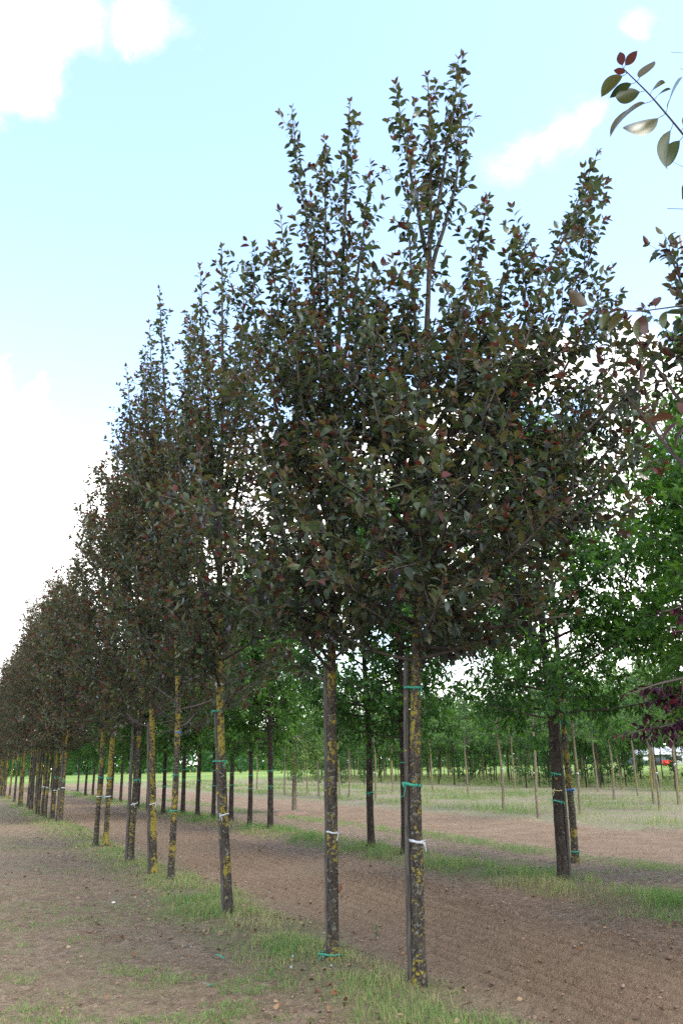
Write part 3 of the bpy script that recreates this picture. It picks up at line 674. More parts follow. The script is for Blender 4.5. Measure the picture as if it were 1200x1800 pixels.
# --- the hand-placed trees of the near row: base pixel, stem pixels, limb tips (pixel, pixel, depth, height of attachment, sag)
def stem(base, pix, Ys=None, ds=.07):
    b = ground(*base); pts = [[b[0], b[1], -.12], [b[0], b[1], hz(b[0], b[1])]]
    for i, (px, py) in enumerate(pix):
        pts.append(at(px, py, b[1] + (0 if Ys is None else Ys[i])))
    return b, trunk_path(pts, ds)
total = 0
NEAR = [
 dict(base=(737, 1738), pix=[(729, 1380), (731, 1190), (739, 900), (745, 700), (754, 480), (757, 300), (751, 128)], r=.048, seed=1, clear=2.3, nl=24, reach=2.1,
      tips=[((805, 104), .05, 6.4, 0), ((695, 148), -.05, 6.1, 0), ((812, 185), .1, 6.0, 0), ((716, 330), -.4, 4.6, -.1), ((857, 345), .3, 4.5, -.05), ((1050, 268), .5, 3.5, -.12), ((1060, 388), .0, 3.4, -.08), ((1075, 470), .4, 3.2, -.05),
            ((1165, 590), -.5, 3.2, -.02), ((1105, 610), .3, 3.1, -.02), ((1135, 765), -.3, 2.9, .06), ((1000, 545), .3, 3.7, -.02), ((1150, 690), .1, 2.9, .0), ((810, 1110), .8, 2.4, .1), ((900, 1090), -.3, 2.4, .15), ((900, 440), .5, 4.3, 0), ((650, 470), -.1, 4.4, 0), ((960, 480), -.6, 3.9, .1), ((1090, 800), -.7, 3.0, .1), ((570, 990), -1.1, 2.7, .2), ((650, 860), -1.4, 3.0, .1),
            ((800, 850), -1.6, 3.0, .1), ((860, 1050), -1.2, 2.6, .2), ((970, 900), -1.3, 2.8, .15), ((1010, 1080), -.7, 2.6, .2), ((780, 1010), -1.5, 2.5, .15), ((820, 560), -.9, 4.0, .05), ((590, 740), -.8, 3.4, .1),
            ((690, 640), -1.0, 3.9, .05), ((1100, 690), .4, 3.0, .0), ((900, 700), -1.2, 3.4, .1), ((880, 1130), .6, 2.5, .2)],
      ties=[((731, 1209), 'green_tie', True, .018), ((729, 1379), 'green_tie', True, .022), ((731, 1479), 'white_tie', False, .020)], side=-1,
      stake=((721, 1740), (713, 1150), .023), label='nearest bronze-leaved tree, stem speckled yellow, green tape at three heights and tallest leader'),
 dict(base=(586, 1694), pix=[(584, 1400), (582, 1160), (585, 900), (592, 650), (605, 400), (615, 177)], r=.048, seed=2, clear=2.3, nl=26, reach=2.1,
      tips=[((513, 190), .1, 4.4, -.05), ((570, 243), .2, 5.0, 0), ((652, 288), -.2, 5.2, 0), ((492, 370), -.2, 4.2, .05), ((475, 430), .2, 3.7, .05), ((432, 465), .3, 3.5, .1), ((545, 330), .4, 4.6, 0), ((500, 560), -.9, 3.4, .1), ((440, 700), -.9, 3.0, .1),
            ((480, 860), -1.0, 2.8, .15), ((520, 1040), -.8, 2.5, .2), ((600, 960), -1.2, 2.6, .1), ((660, 560), -.5, 4.0, .05), ((600, 640), -.9, 3.6, .05)],
      ties=[((586, 1463), 'white_tie', False, .016), ((586, 1676), 'green_tie', True, .014)], side=-1,
      stake=((577, 1690), (573, 1170), .026), label='second bronze-leaved tree of the row, stem heavily patched yellow with one brown leaf stuck on'),
 dict(base=(403, 1612), pix=[(392, 1400), (385, 1180), (388, 900), (392, 700), (390, 430)], r=.048, seed=3, clear=2.1, nl=28, reach=2.1,
      tips=[((432, 470), .3, 4.6, 0), ((352, 468), 0, 4.4, 0), ((330, 560), -.3, 4.0, .05), ((460, 560), -.5, 4.0, .05), ((310, 760), -.7, 3.2, .1), ((300, 950), -.7, 2.7, .15), ((420, 900), -1.2, 2.8, .1), ((360, 1050), -1.1, 2.5, .1), ((370, 640), -.7, 3.7, .05)],
      ties=[((396, 1432), 'white_tie', False, .016), ((390, 1338), 'green_tie', True, .014), ((386, 1250), 'green_tie', True, .012), ((386, 1203), 'white_tie', False, .010)], side=-1,
      stake=((396, 1610), (380, 1250), .036), label='third bronze-leaved tree of the row, grey speckled stem leaning left with white tape'),
 dict(base=(300, 1555), pix=[(308, 1400), (314, 1240), (305, 900), (290, 700), (280, 502)], r=.046, seed=4, clear=2.1, nl=30, reach=2.1,
      tips=[((263, 566), -.1, 4.6, 0), ((222, 645), -.1, 4.2, .05), ((345, 545), .1, 4.8, 0), ((255, 610), .3, 4.4, 0), ((330, 600), .2, 4.4, 0), ((240, 700), -.3, 3.8, .05), ((350, 780), -.8, 3.4, .1)],
      ties=[((305, 1425), 'green_tie', False, .014), ((312, 1287), 'blue_tie', False, .012), ((309, 1362), 'green_tie', False, .010)], side=-1,
      stake=None, label='fourth bronze-leaved tree of the row, slim mossy yellow stem leaning right, without a stake'),
 dict(base=(271, 1540), pix=[(269, 1400), (268, 1280), (262, 900), (252, 640)], r=.050, seed=5, clear=2.1, nl=30, reach=2.1,
      tips=[((228, 740), -.2, 3.8, 0), ((300, 700), -.2, 4.2, 0), ((230, 900), -.7, 3.0, .1)],
      ties=[((272, 1413), 'white_tie', False, .016)], side=-1,
      stake=((264, 1538), (263, 1270), .036), label='fifth bronze-leaved tree of the row, dark stem with yellow lichen beside a thick grey stake'),
]
LEAF = {}
for i, t in enumerate(NEAR):
    b, T = stem(t['base'], t['pix']); H = T[-1, 2]; o3 = np.array([b[0], b[1], hz(b[0], b[1])])
    tg = [(z0, at(px, py, b[1] + dy), sg) for ((px, py), dy, z0, sg) in t['tips']]
    SPI = Spec(); SPI.tint = (.46, .19) if i < 2 else (.56, .20)
    mt, mc, cnt = grow(t['seed'], T, H, t['r'], t['clear'], SPI, nl=t['nl'], reach=t['reach'], targets=tg, tpl=HQ if i < 2 else MQ, origin=o3, zmax=.60 if i < 2 else .76, e0=(8, 56), sub=.25, up2=.5, subL=(.4, 1.15)); total += cnt
    print('tree', i + 1, 'H %.2f leaves %d' % (H, cnt))
    r = place(mt, mc, o3, t['label'], 'tree', G1)
    rng = np.random.default_rng(70 + i)
    for (px, py), mtl, both, hh in t['ties']:
        z = at(px, py, b[1])[2]; tie(z, T, float(trunk_radius(np.array(z), H, t['r'])), t['side'], mtl, r, o3, rng, both and t['stake'] is not None, hh)
    if i == 1:      # a withered brown leaf stuck to the stem
        p = at(599, 1555, b[1] - .02); rg = np.random.default_rng(1); Fl = Foliage()
        Fl.add(np.array([p - o3 - np.array([.012, 0, -.01])]), np.array([[.35, -.2, -1.]]), np.array([.085]), np.array([.9]), np.array([1.2]))
        o = obj('withered_leaf', Fl.build('withered_leaf', M['dead_leaf'], HQ, rg, 1.1, roll=.1), r)
    if t['stake']:
        sb, stp, sr = t['stake']; g0 = ground(*sb); top = at(stp[0], stp[1], b[1] + .02); g0 = np.array([at(sb[0], sb[1], b[1])[0], b[1] + .02, 0.0]); g0[2] = hz(g0[0], g0[1])
        stake(g0, top, sr, {0: 'tall grey wooden stake taped to the left of the nearest stem', 1: 'thin blackish stake pressed behind the left of the second stem', 2: 'dark thick stake on the left of the third stem of the near row',
                            4: 'grey brown stake on the left of the fifth stem of the near row'}[i], seed=i)

# --- generic bronze trees for the rest of the near row (three grown forms, shared by copies)
def straight(H, seed, lean=.05):
    rng = np.random.default_rng(seed); z = np.linspace(-.12, H, 9); x = np.cumsum(rng.normal(0, lean * .35, 9)); y = np.cumsum(rng.normal(0, lean * .35, 9)); x -= x[1]; y -= y[1]
    return trunk_path(np.stack([x, y, z], -1))
SPM = Spec(); SPM.leaf = .122; SPM.single = .05; SPM.spur = .055; SPM.spurn = 3; SPM.tint = (.60, .20)
forms = []
for k in range(3):
    H = 8.3 + .3 * k; T = straight(H, 20 + k)
    mt, mc, cnt = grow(30 + k, T, H, .050, 2.05, SPM, nl=36, reach=2.25, tpl=MQ, mid=False, sub=.25, zmax=.78, up2=.5, e0=(8, 58)); forms.append((mt, mc, T, H)); print('form', k, cnt)
ROW1_PX = [(231, 1521), (185, 1491), (169, 1490), (107, 1448), (101, 1447), (93, 1444), (80, 1440), (74, 1438), (67, 1435), (61, 1431), (55, 1427), (49, 1424), (37, 1420), (33, 1418), (25, 1412), (17, 1406), (9, 1403)]
bases = [ground(*p)[:2] for p in ROW1_PX]
s_last = ns(*bases[-1])[1]
bases += [xy(ROW1 + .05, s_last + 1.9 * k) for k in range(1, 7)]
look = ['yellow patched stem beside a stake', 'slim dark stem with white and teal tape', 'slim dark stem close behind its neighbour', 'last mossy stem before the tight group']
g_rng = np.random.default_rng(44)
for i, q in enumerate(bases):
    mt, mc, T, H = forms[i % 3]; z = hz(*q); r = place(mt, mc, (q[0], q[1], z), '%s bronze-leaved tree along the near row, %s' % (nth(i + 6), look[i] if i < 4 else 'a dark narrow stem'),
        'tree', G1, g_rng.uniform(0, 6.28), g_rng.uniform(.94, 1.05) * (1.05 if i > 7 else 1.06 if i < 4 else 1) if i > 0 else 1.04)
    d = np.hypot(*q)
    if d < 32:
        for z_, mtl in ((.95 + g_rng.uniform(-.1, .1), 'white_tie'), (1.3 + g_rng.uniform(-.1, .1), 'green_tie')):
            if mtl == 'white_tie' or i < 6: tie(z_, T, float(trunk_radius(np.array(z_), H, .05)), -1, mtl, r, np.zeros(3), g_rng, False, .02 if d < 20 else .03)
    if i in (0, 3, 5, 8, 10):
        off = np.array([-.085, -.01]); p = np.array([q[0] + off[0], q[1] + off[1], 0]); p[2] = hz(p[0], p[1])
        stake(p, p + [0.01, 0, 2.35], .030, 'grey stake beside the stem of the %s tree along the near row' % nth(i + 6), seed=20 + i)

# --- the two bronze trees just outside the right edge whose branches reach into the view
def clear_of_view(P):
    x_, y_, z_ = project(P[-1]); q = [project(p) for p in P]
    return not any(z > .3 and -60 < x < 1290 and -60 < y < 1860 for x, y, z in q)
def keep_out(allow):
    def f(p):
        q = p - np.array([0, 0, EYE]); z = q @ CAMF; x = 600 + F * (q @ CAMR) / np.maximum(z, .2); y = 900 - F * (q @ CAMU) / np.maximum(z, .2)
        inside = (z > .2) & (x > -30) & (x < 1215) & (y > -30) & (y < 1830); ok = ~inside
        for (x0, y0, x1, y1) in allow: ok |= (x > x0) & (x < x1) & (y > y0) & (y < y1)
        return ok
    return f
b0 = np.array([2.62, 2.75]); T = trunk_path([[b0[0], b0[1], -.12], [b0[0], b0[1], 0], [b0[0] + .02, b0[1], 3], [b0[0], b0[1] + .05, 7.6]])
SPO = Spec(); SPO.leaf = .105; SPO.single = .060; SPO.spurn = 2; SPO.spur = .05
o3 = np.array([b0[0], b0[1], hz(*b0)])
mt, mc, cnt = grow(51, T, 7.6, .062, 2.4, SPO, nl=20, reach=1.7, targets=[(3.6, at(1500, 330, 1.95), 0)], ok=clear_of_view, tpl=HQ, origin=o3,
                   keep=keep_out([]))
rt = place(mt, mc, o3, 'bronze-leaved tree out of view, its big-leaved branch tips hanging in at upper right', 'tree', G1)
print('overhang', cnt)
def spray(parent, o3, pts, leaves, seed, r0=.0045):
    """one bare-tipped branch with each large leaf set by hand: (position along 0..1, direction px dx,dy, length, curl, tint)"""
    Wd = Wood(); LV = []; rng = np.random.default_rng(seed)
    P = np.array([at(*p) for p in pts]); m = 30; tt = np.linspace(0, len(P) - 1, m); P = np.stack([np.interp(tt, np.arange(len(P)), P[:, k]) for k in range(3)], -1)
    for _ in range(2): P[1:-1] = (P[:-2] + P[1:-1] * 2 + P[2:]) / 4
    Wd.tube(P - o3, np.linspace(r0, .0016, m), 8)
    for (t, (dx, dy), L, cu, ti, dep) in leaves:
        p = P[int(t * (m - 1))]; d = unit(CAMR * dx - CAMU * dy + CAMF * dep)
        L = L * 1.12; q0 = p; q1 = p + d * L * .20; Wd.tube(np.array([q0, (q0 + q1) / 2 - UP * .002, q1]) - o3, [.0011, .0009, .0009], 4)
        Fo = Foliage(); Fo.add(np.array([q1 - o3]), d[None], np.array([L]), np.array([ti]), np.array([cu])); LV.append(Fo)
    b = obj('branch', Wd.build('branch', M['dark_bark']), parent)
    for Fo in LV: obj('leaf', Fo.build('leaf', M['dark_leaf'], XQ, rng, .98, roll=.45), b)
spray(rt, o3, [(1420, 420, 2.35), (1290, 330, 2.2), (1215, 255, 2.05), (1180, 212, 2.0), (1140, 165, 1.95), (1094, 120, 1.9)],
      [(1.0, (-.15, -1), .040, .2, 1, .1), (1.0, (.5, -.6), .042, .3, .95, -.2), (.99, (-.9, -.3), .030, .2, 1, .2), (.97, (-1, .35), .070, .9, .62, .9), (.93, (.75, -1), .075, .15, .7, .3), (.90, (-1, .25), .062, .5, .3, .5),
       (.84, (-1, .15), .070, .8, .6, .3), (.80, (.5, -1), .060, .9, .6, .4), (.79, (.9, -.9), .05, .5, .4, .2), (.76, (-1, .45), .125, .7, .7, .0), (.68, (-1, .6), .11, .8, .66, .2), (.66, (.35, -1), .10, .3, .7, .2),
       (.60, (-.25, 1), .105, .5, .62, .2), (.55, (.8, -.8), .09, .5, .6, .3), (.5, (-.6, .9), .08, .5, .55, .3), (.42, (.3, 1), .1, .5, .6, .2), (.3, (.8, -.8), .09, .5, .6, .3)], 5)
spray(rt, o3, [(1420, 520, 3.2), (1300, 524, 3.15), (1200, 537, 3.1), (1120, 548, 3.1), (1040, 540, 3.1)],
      [(1.0, (-1, -.55), .10, 1.0, .8, .2), (.98, (-.9, .5), .075, .4, .9, .2), (.90, (-.5, 1), .07, .5, .6, .3), (.82, (-.9, -.2), .09, 1.2, .85, .3), (.80, (-.8, .55), .10, .6, .7, .2), (.74, (.1, 1), .08, .5, .9, .2), (.72, (-.45, 1), .10, .4, .6, .2),
       (.66, (.3, -1), .06, .6, .9, .3), (.6, (-.3, 1), .07, .5, .6, .2), (.5, (.5, -.8), .08, .8, .6, .2), (.45, (-.5, 1), .08, .5, .5, .2), (.3, (.4, .9), .09, .5, .6, .2)], 6, .006)
spray(rt, o3, [(1420, 700, 2.9), (1290, 740, 2.9), (1225, 740, 2.85), (1195, 735, 2.85)],
      [(1.0, (-1, -.1), .10, .6, .85, .1), (.95, (-.8, .6), .09, .7, .9, .2), (.9, (-.2, -1), .06, .7, .9, .2), (.8, (-.6, .8), .09, .5, .85, .2), (.6, (.4, .9), .09, .5, .6, .2)], 7)

b0 = np.array([2.55, 4.75]); T = trunk_path([[b0[0], b0[1], -.12], [b0[0], b0[1], 0], [b0[0] + .05, b0[1], 3], [b0[0] + .15, b0[1] + .05, 7.2]]); o3 = np.array([b0[0], b0[1], hz(*b0)])
tg = [(3.6, at(1170, 435, 4.7), 0), (3.2, at(1100, 560, 4.7), .05), (3.3, at(1190, 520, 4.5), 0), (2.9, at(1060, 640, 4.9), .05), (3.0, at(1180, 600, 4.6), .05)]
mt, mc, cnt = grow(53, T, 7.2, .060, 2.4, SPO, nl=20, reach=1.6, targets=tg, ok=clear_of_view, tpl=HQ, origin=o3, keep=keep_out([(980, 410, 1300, 700)]))
rt = place(mt, mc, o3, 'bronze-leaved tree just out of view whose twiggy limb crosses the right edge below the clouds', 'tree', G1); print('edge tree', cnt)
# bamboo cane standing beside it
ct = at(1193, 415, 5.0); cb = np.array([ct[0] + .22, 5.0, hz(ct[0] + .22, 5.0)]); m = 36; t = np.linspace(0, 1, m)[:, None]; P = cb * (1 - t) + ct * t
W_ = Wood(); R = .0095 * (1 - .35 * t[:, 0]); R[::5] *= 1.22; W_.tube(P - cb, R, 8)
o = obj('bamboo_cane', W_.build('bamboo_cane', M['bamboo']), None, tuple(cb)); tag(o, 'thin pinkish bamboo cane sticking up against the sky at the right edge', 'cane')

# --- second row: darker stems, green hanging leaves
SPG = Spec(); SPG.leaf = .14; SPG.single = .05; SPG.spur = .050; SPG.spurn = 3; SPG.droop = .55; SPG.width = .72; SPG.tint = (.42, .22)
gforms = []
for k in range(3):
    H = 7.0 + .3 * k; T = straight(H, 60 + k)
    mt, mc, cnt = grow(80 + k, T, H, .066, 2.05, SPG, nl=40, reach=2.4, tpl=MQ, mid=False, lm='green_leaf', bm='dark_bark', sub=.185, up=.25, up2=.1, updir=.12, e0=(2, 55), dens=1.0); gforms.append((mt, mc, T, H)); print('green form', k, cnt)
SPF = Spec(); SPF.leaf = .15; SPF.single = .05; SPF.spur = .055; SPF.spurn = 3; SPF.droop = .6; SPF.width = .72; SPF.tint = (.74, .17)
H = 7.2; T = straight(H, 66); mt, mc, cnt = grow(86, T, H, .07, 2.1, SPF, nl=38, reach=2.3, tpl=MQ, mid=False, lm='green_leaf', bm='dark_bark', sub=.17, up=.25, up2=.1, updir=.12, e0=(2, 55)); gforms.append((mt, mc, T, H)); print('fresh', cnt)
G2 = 'green-leaved trees of the second row'
ROW2_PX = [((990, 1560), 'near thick dark stem leaning left with a grey stake behind, green tape twice'), ((652, 1497), 'black stem alone midway between the two nearest bronze stems'), ((714, 1508), 'dark stem half hidden behind the stake of the nearest bronze tree'), ((475, 1462), 'brown stem with two pale green tapes, right of its neighbours'), ((440, 1456), 'dark stem leaning left with two tapes, close to its neighbour'),
           ((406, 1447), 'dark stem seen just behind the third bronze stem'), ((375, 1442), 'brown stem just left of the third bronze stem'), ((347, 1440), 'dark brown stem with a pale tape in the gap'), ((321, 1435), 'slim brown stem behind the leaning mossy stem'), ((287, 1432), 'dark stem right of the thick grey stake'),
           ((259, 1425), 'dark stem hidden partly by the fifth bronze stem'), ((243, 1423), 'dark stem in the gap beside the sixth bronze stem'), ((212, 1413), 'black stem standing alone in the left gap'), ((196, 1410), 'black stem next to the slim taped pair'), ((178, 1407), 'stem behind the slim taped pair'), ((163, 1402), 'thin dark stem left of the slim taped pair'), ((150, 1401), 'thin dark stem in the bright left gap'), ((137, 1391), 'pinkish thin stem in the bright left gap')]
P2 = [(ground(*p)[:2], l) for p, l in ROW2_PX]
sl = ns(*P2[-1][0])[1]
P2 += [(xy(ROW2 + .1, sl + 2.2 * k), '%s stem past the bright gap, far down the second row' % nth(k)) for k in range(1, 9)]
P2 += [(xy(ROW2 + .15, 5.7), 'full green crown hanging in at the right edge, stem out of view')]
for i, (q, lab) in enumerate(P2):
    mt, mc, T, H = gforms[3 if i in (3, 5, 8, len(P2) - 1) else i % 3]; r = place(mt, mc, (q[0], q[1], hz(*q)), 'green-leaved tree, ' + lab, 'tree', G2, g_rng.uniform(0, 6.28), g_rng.uniform(.94, 1.05), 'green_leaved_tree')
    if i == len(P2) - 1: r.scale = (.95, .95, .86)
    if i == 0: r.rotation_euler = (0, math.radians(1.0), .0)
    d = np.hypot(*q)
    if d < 45 and i < 12:
        for z_ in ((.98, 1.33) if i in (0, 3, 4) else (.95,) if i == 1 else (1.0 + g_rng.uniform(-.15, .15), 1.45 + g_rng.uniform(-.2, .2))[:g_rng.integers(1, 3)]): tie(z_, T, float(trunk_radius(np.array(z_), H, .066)), 1, 'green_tie', r, np.zeros(3), g_rng, False, .022)
        if i == 0: tie(1.12, T, float(trunk_radius(np.array(1.12), H, .066)), 1, 'pale_tie', r, np.zeros(3), g_rng, False, .012)
q = P2[0][0]; p = np.array([q[0] + .10, q[1] + .06, 0]); p[2] = hz(p[0], p[1]); stake(p, p + [.03, 0, 2.3], .030, 'pale grey stake on the right side of the thick dark leaning stem', seed=90)

# trees between the second row and the track
q = ground(1012, 1517)[:2]; mt, mc, T, H = gforms[1]
H = 6.8; T = straight(H, 91); mt9, mc9, cnt = grow(92, T, H, .058, 2.2, SPG, nl=26, reach=1.9, tpl=MQ, mid=False, lm='green_leaf', bm='bark', sub=.27, up=.25, up2=.1, updir=.12, e0=(2, 55))
r = place(mt9, mc9, (q[0], q[1], hz(*q)), 'green-leaved tree with a yellow-edged black stem and blue tape behind the thick dark stem', 'tree', G2, 0, 1, 'green_leaved_tree'); r.rotation_euler.y = math.radians(1.0)
tie(1.12, T, float(trunk_radius(np.array(1.12), H, .058)), 1, 'blue_tie', r, np.zeros(3), g_rng, False, .024); tie(.18, T, float(trunk_radius(np.array(.18), H, .058)), 1, 'green_tie', r, np.zeros(3), g_rng, False, .02)
tie(2.2, T, float(trunk_radius(np.array(2.2), H, .058)), 1, 'green_tie', r, np.zeros(3), g_rng, False, .014)
q = ground(517, 1429)[:2]
H = 5.6; T = straight(H, 93); wt = lambda px, py, dy: at(px, py, q[1] + dy) - np.array([q[0], q[1], 0]); SPL = Spec(); SPL.leaf = .15; SPL.single = .07; SPL.spur = .08; SPL.droop = .7; SPL.width = .7; SPL.tint = (.84, .14)
mtL, mcL, cnt = grow(94, T, H, .085, 1.9, SPL, nl=34, reach=1.9, targets=[(2.6, wt(548, 1372, -.6), .25), (2.6, wt(562, 1340, -.3), .25), (2.6, wt(535, 1350, -.9), .2), (2.8, wt(575, 1310, 0), .2), (2.6, wt(470, 1330, -.6), .25), (2.7, wt(450, 1290, -.4), .2), (2.7, wt(500, 1300, -1.2), .2)], tpl=MQ, mid=False, lm='young_leaf', bm='young_bark', sub=.26, up=.0, up2=-.9, updir=-.1, e0=(-12, 45)); print('light', cnt)
r = place(mtL, mcL, (q[0], q[1], hz(*q)), 'light green weeping-leaved tree with a brown stem on a small mound by the track', 'tree', None, 0, 1, 'weeping_leaved_tree')
tie(1.25, T, .07, 1, 'white_tie', r, np.zeros(3), g_rng, False, .03)
q = xy(9.3, 8.3); mt, mc, T, H = gforms[3]; place(mt, mc, (q[0], q[1], hz(*q)), 'fresh green tree filling the right edge behind the bronze branches, stem out of view', 'tree', G2, 2.2, .92, 'green_leaved_tree')
# purple tree standing right of the view, low shoots hanging in
bp = xy(10.6, 5.6); bp = np.array([4.75, 6.5]); T = trunk_path([[bp[0], bp[1], -.12], [bp[0], bp[1], 0], [bp[0], bp[1], 6.4]]); o3 = np.array([bp[0], bp[1], hz(*bp)])
SPP = Spec(); SPP.leaf = .075; SPP.single = .02; SPP.spur = .02; SPP.spurn = 4; SPP.droop = .5; SPP.tint = (.4, .25)
mt, mc, cnt = grow(97, T, 6.4, .06, 2.1, SPP, nl=22, reach=1.3, targets=[(2.3, at(1085, 1295, 6.4), -.05), (2.3, at(1130, 1240, 6.4), 0), (2.4, at(1098, 1222, 6.3), .1), (2.8, at(1160, 1075, 6.2), .1), (2.6, at(1185, 1110, 6.0), .1)], ok=clear_of_view, tpl=MQ, mid=False,
                   lm='purple_leaf', bm='dark_bark', origin=o3, up2=-.6, updir=-.2, sub=.055, subL=(.14, .36), keep=keep_out([(1075, 1205, 1300, 1305), (1145, 1050, 1300, 1130)])); print('purple', cnt)
place(mt, mc, o3, 'dark purple-leaved tree at the right edge with low shoots hanging over the plantation', 'tree', None, 0, 1, 'purple_leaved_tree')

# --- young plantation beyond the track
SPY = Spec(); SPY.leaf = .19; SPY.single = .06; SPY.spur = .07; SPY.droop = .15; SPY.width = .8; SPY.tint = (.5, .22)
yforms = []
for k in range(6):
    H = 5.2 + .25 * k; T = straight(H, 110 + k, .09)
    SPY.leaf = .19 if k < 3 else .22
    yforms.append(grow(120 + k, T, H, .042, 2.35 if k < 3 else (2.3, 2.2, .35)[k - 3], SPY, nl=26 if k < 3 else 34, reach=1.5, tpl=LQ, mid=False, lm='green_leaf' if k in (3, 5) else 'young_leaf', bm='young_bark' if k < 4 else 'dark_bark', sub=.26, subL=(.3, .8), up=.2, up2=.2, updir=.1, e0=(5, 60), twigs=False)); print('young', k, yforms[-1][2])
G3 = 'young trees of the plantation beyond the track'
front = [(945, 1441), (886, 1424), (1020, 1432), (1160, 1424), (1148, 1413), (1193, 1414), (1080, 1405), (728, 1415), (597, 1404), (615, 1402), (660, 1408), (822, 1398), (690, 1392), (985, 1396), (1050, 1392), (1120, 1398), (560, 1400), (500, 1398), (540, 1396), (452, 1392), (760, 1390), (905, 1388)]
fr = sorted([(p, ground(*p)[:2]) for p in front])
cnt = 0
def young(q, label, k):
    global cnt
    mt, mc, _ = yforms[k]; r = place(mt, mc, (q[0], q[1], hz(*q)), label, 'tree', G3, g_rng.uniform(0, 6.28), g_rng.uniform(.88, 1.08), 'young_tree'); cnt += 1
    r.rotation_euler.x = g_rng.normal(0, .02); r.rotation_euler.y = g_rng.normal(0, .02); return r
for i, (p, q) in enumerate(fr):
    r = young(q, '%s from the left of the slender young trees standing nearest beyond the track' % nth(i + 1), [0, 1, 2, 0, 1, 3][i % 6])
    if np.hypot(*q) < 40: tie(1.25, straight(5, 110), .04, 1, 'white_tie', r, np.zeros(3), g_rng, False, .03)
rows = [(32.5, 1.9, 26, 85), (35.5, 1.7, 28, 95), (38.5, 1.7, 31, 100), (41.5, 1.7, 34, 100), (45, 1.8, 37, 105)]
for ri, (n0, sp_, s0, s1) in enumerate(rows):
    pts = []
    s = s0
    while s < s1:
        q = xy(n0 + g_rng.normal(0, .18), s + g_rng.normal(0, .25)); px, py, pz = project((q[0], q[1], 2.5)); s += sp_
        if -70 < px < 1270: pts.append((px, q))
    pts.sort(key=lambda a: a[0])
    for i, (px, q) in enumerate(pts): young(q, '%s stem from the left in the %s plantation row behind the pale grass strip' % (nth(i + 1), nth(ri + 1)), ((3, 4, 1, 3, 4, 4) if ri < 3 else (3, 5, 4, 1, 3, 5))[(i * 7 + ri * 3) % 6])
print('young trees', cnt)
# bushy dark young shrubs at the plantation edge
SB = Spec(); SB.leaf = .16; SB.single = .08; SB.spur = .08; SB.droop = .2; SB.tint = (.35, .2)
T = straight(3.0, 130); bush = grow(131, T, 3.0, .03, .3, SB, nl=24, reach=1.1, tpl=LQ, mid=False, lm='green_leaf', bm='dark_bark', sub=.2, subL=(.3, .7), up=.2, up2=.2, e0=(10, 65), twigs=False)
for i, (px, py) in enumerate([(925, 1385), (1060, 1384), (1100, 1383), (1030, 1384), (965, 1383), (640, 1380), (600, 1381), (560, 1381), (820, 1380), (520, 1380)]):
    q = ground(px, py)[:2]; lab = 'low bushy dark green shrub, %s from the left at the foot of the plantation' % nth(sorted([925, 1060, 1100, 1030, 965, 640, 600, 560, 820, 520]).index(px) + 1)
    place(bush[0], bush[1], (q[0], q[1], hz(*q) - .05), lab, 'shrub', 'bushy shrubs at the foot of the plantation', g_rng.uniform(0, 6.28), g_rng.uniform(.9, 1.2), 'bushy_shrub')

# --- far wood closing the horizon: many leafy clumps, nobody could count its trees
def far_wood():
    rng = np.random.default_rng(7); V = []; tint = []
    k = 900; az = rng.uniform(-.62, .62, k); d = rng.uniform(215, 300, k); hgt = 7 + 6 * fbm(az * 14, d * .02, 91, 3) + rng.normal(0, 1.0, k)
    cs = []
    for a, dd, h in zip(az, d, hgt):
        if .30 < a < .44 and dd < 240: continue
        m = 90; th = rng.uniform(0, 6.28, m); z = rng.random(m); rr = (2.4 + rng.random() * 1.2) * np.sqrt(rng.random(m)) * np.sin(np.clip(.25 + z * .75, 0, 1) * math.pi) ** .5
        p = np.stack([math.sin(a) * dd + rr * np.cos(th), math.cos(a) * dd + rr * np.sin(th), .2 + z * h], -1); cs.append(p); tint.append(np.clip(rng.normal(rng.uniform(.1, .6), .15, m), 0, 1))
    P = np.concatenate(cs); tint = np.concatenate(tint); m = len(P); u = rng.normal(0, 1, (m, 3)); u /= np.linalg.norm(u, axis=1)[:, None]; v = np.cross(u, rng.normal(0, 1, (m, 3))); v /= np.linalg.norm(v, axis=1)[:, None]
    s = rng.uniform(.35, .75, m)[:, None]; V = np.stack([P - u * s, P + v * s * .7, P + u * s, P - v * s * .7], 1).reshape(-1, 3)
    q = np.arange(m * 4).reshape(-1, 4)
    o = obj('far_wood', mesh_np('far_wood', V, [q], M['green_leaf'], {'tint': np.repeat(tint, 4)}, smooth=False)); tag(o, 'dark green belt of woodland closing the view beyond the meadow', 'woodland', kind='stuff')
far_wood()

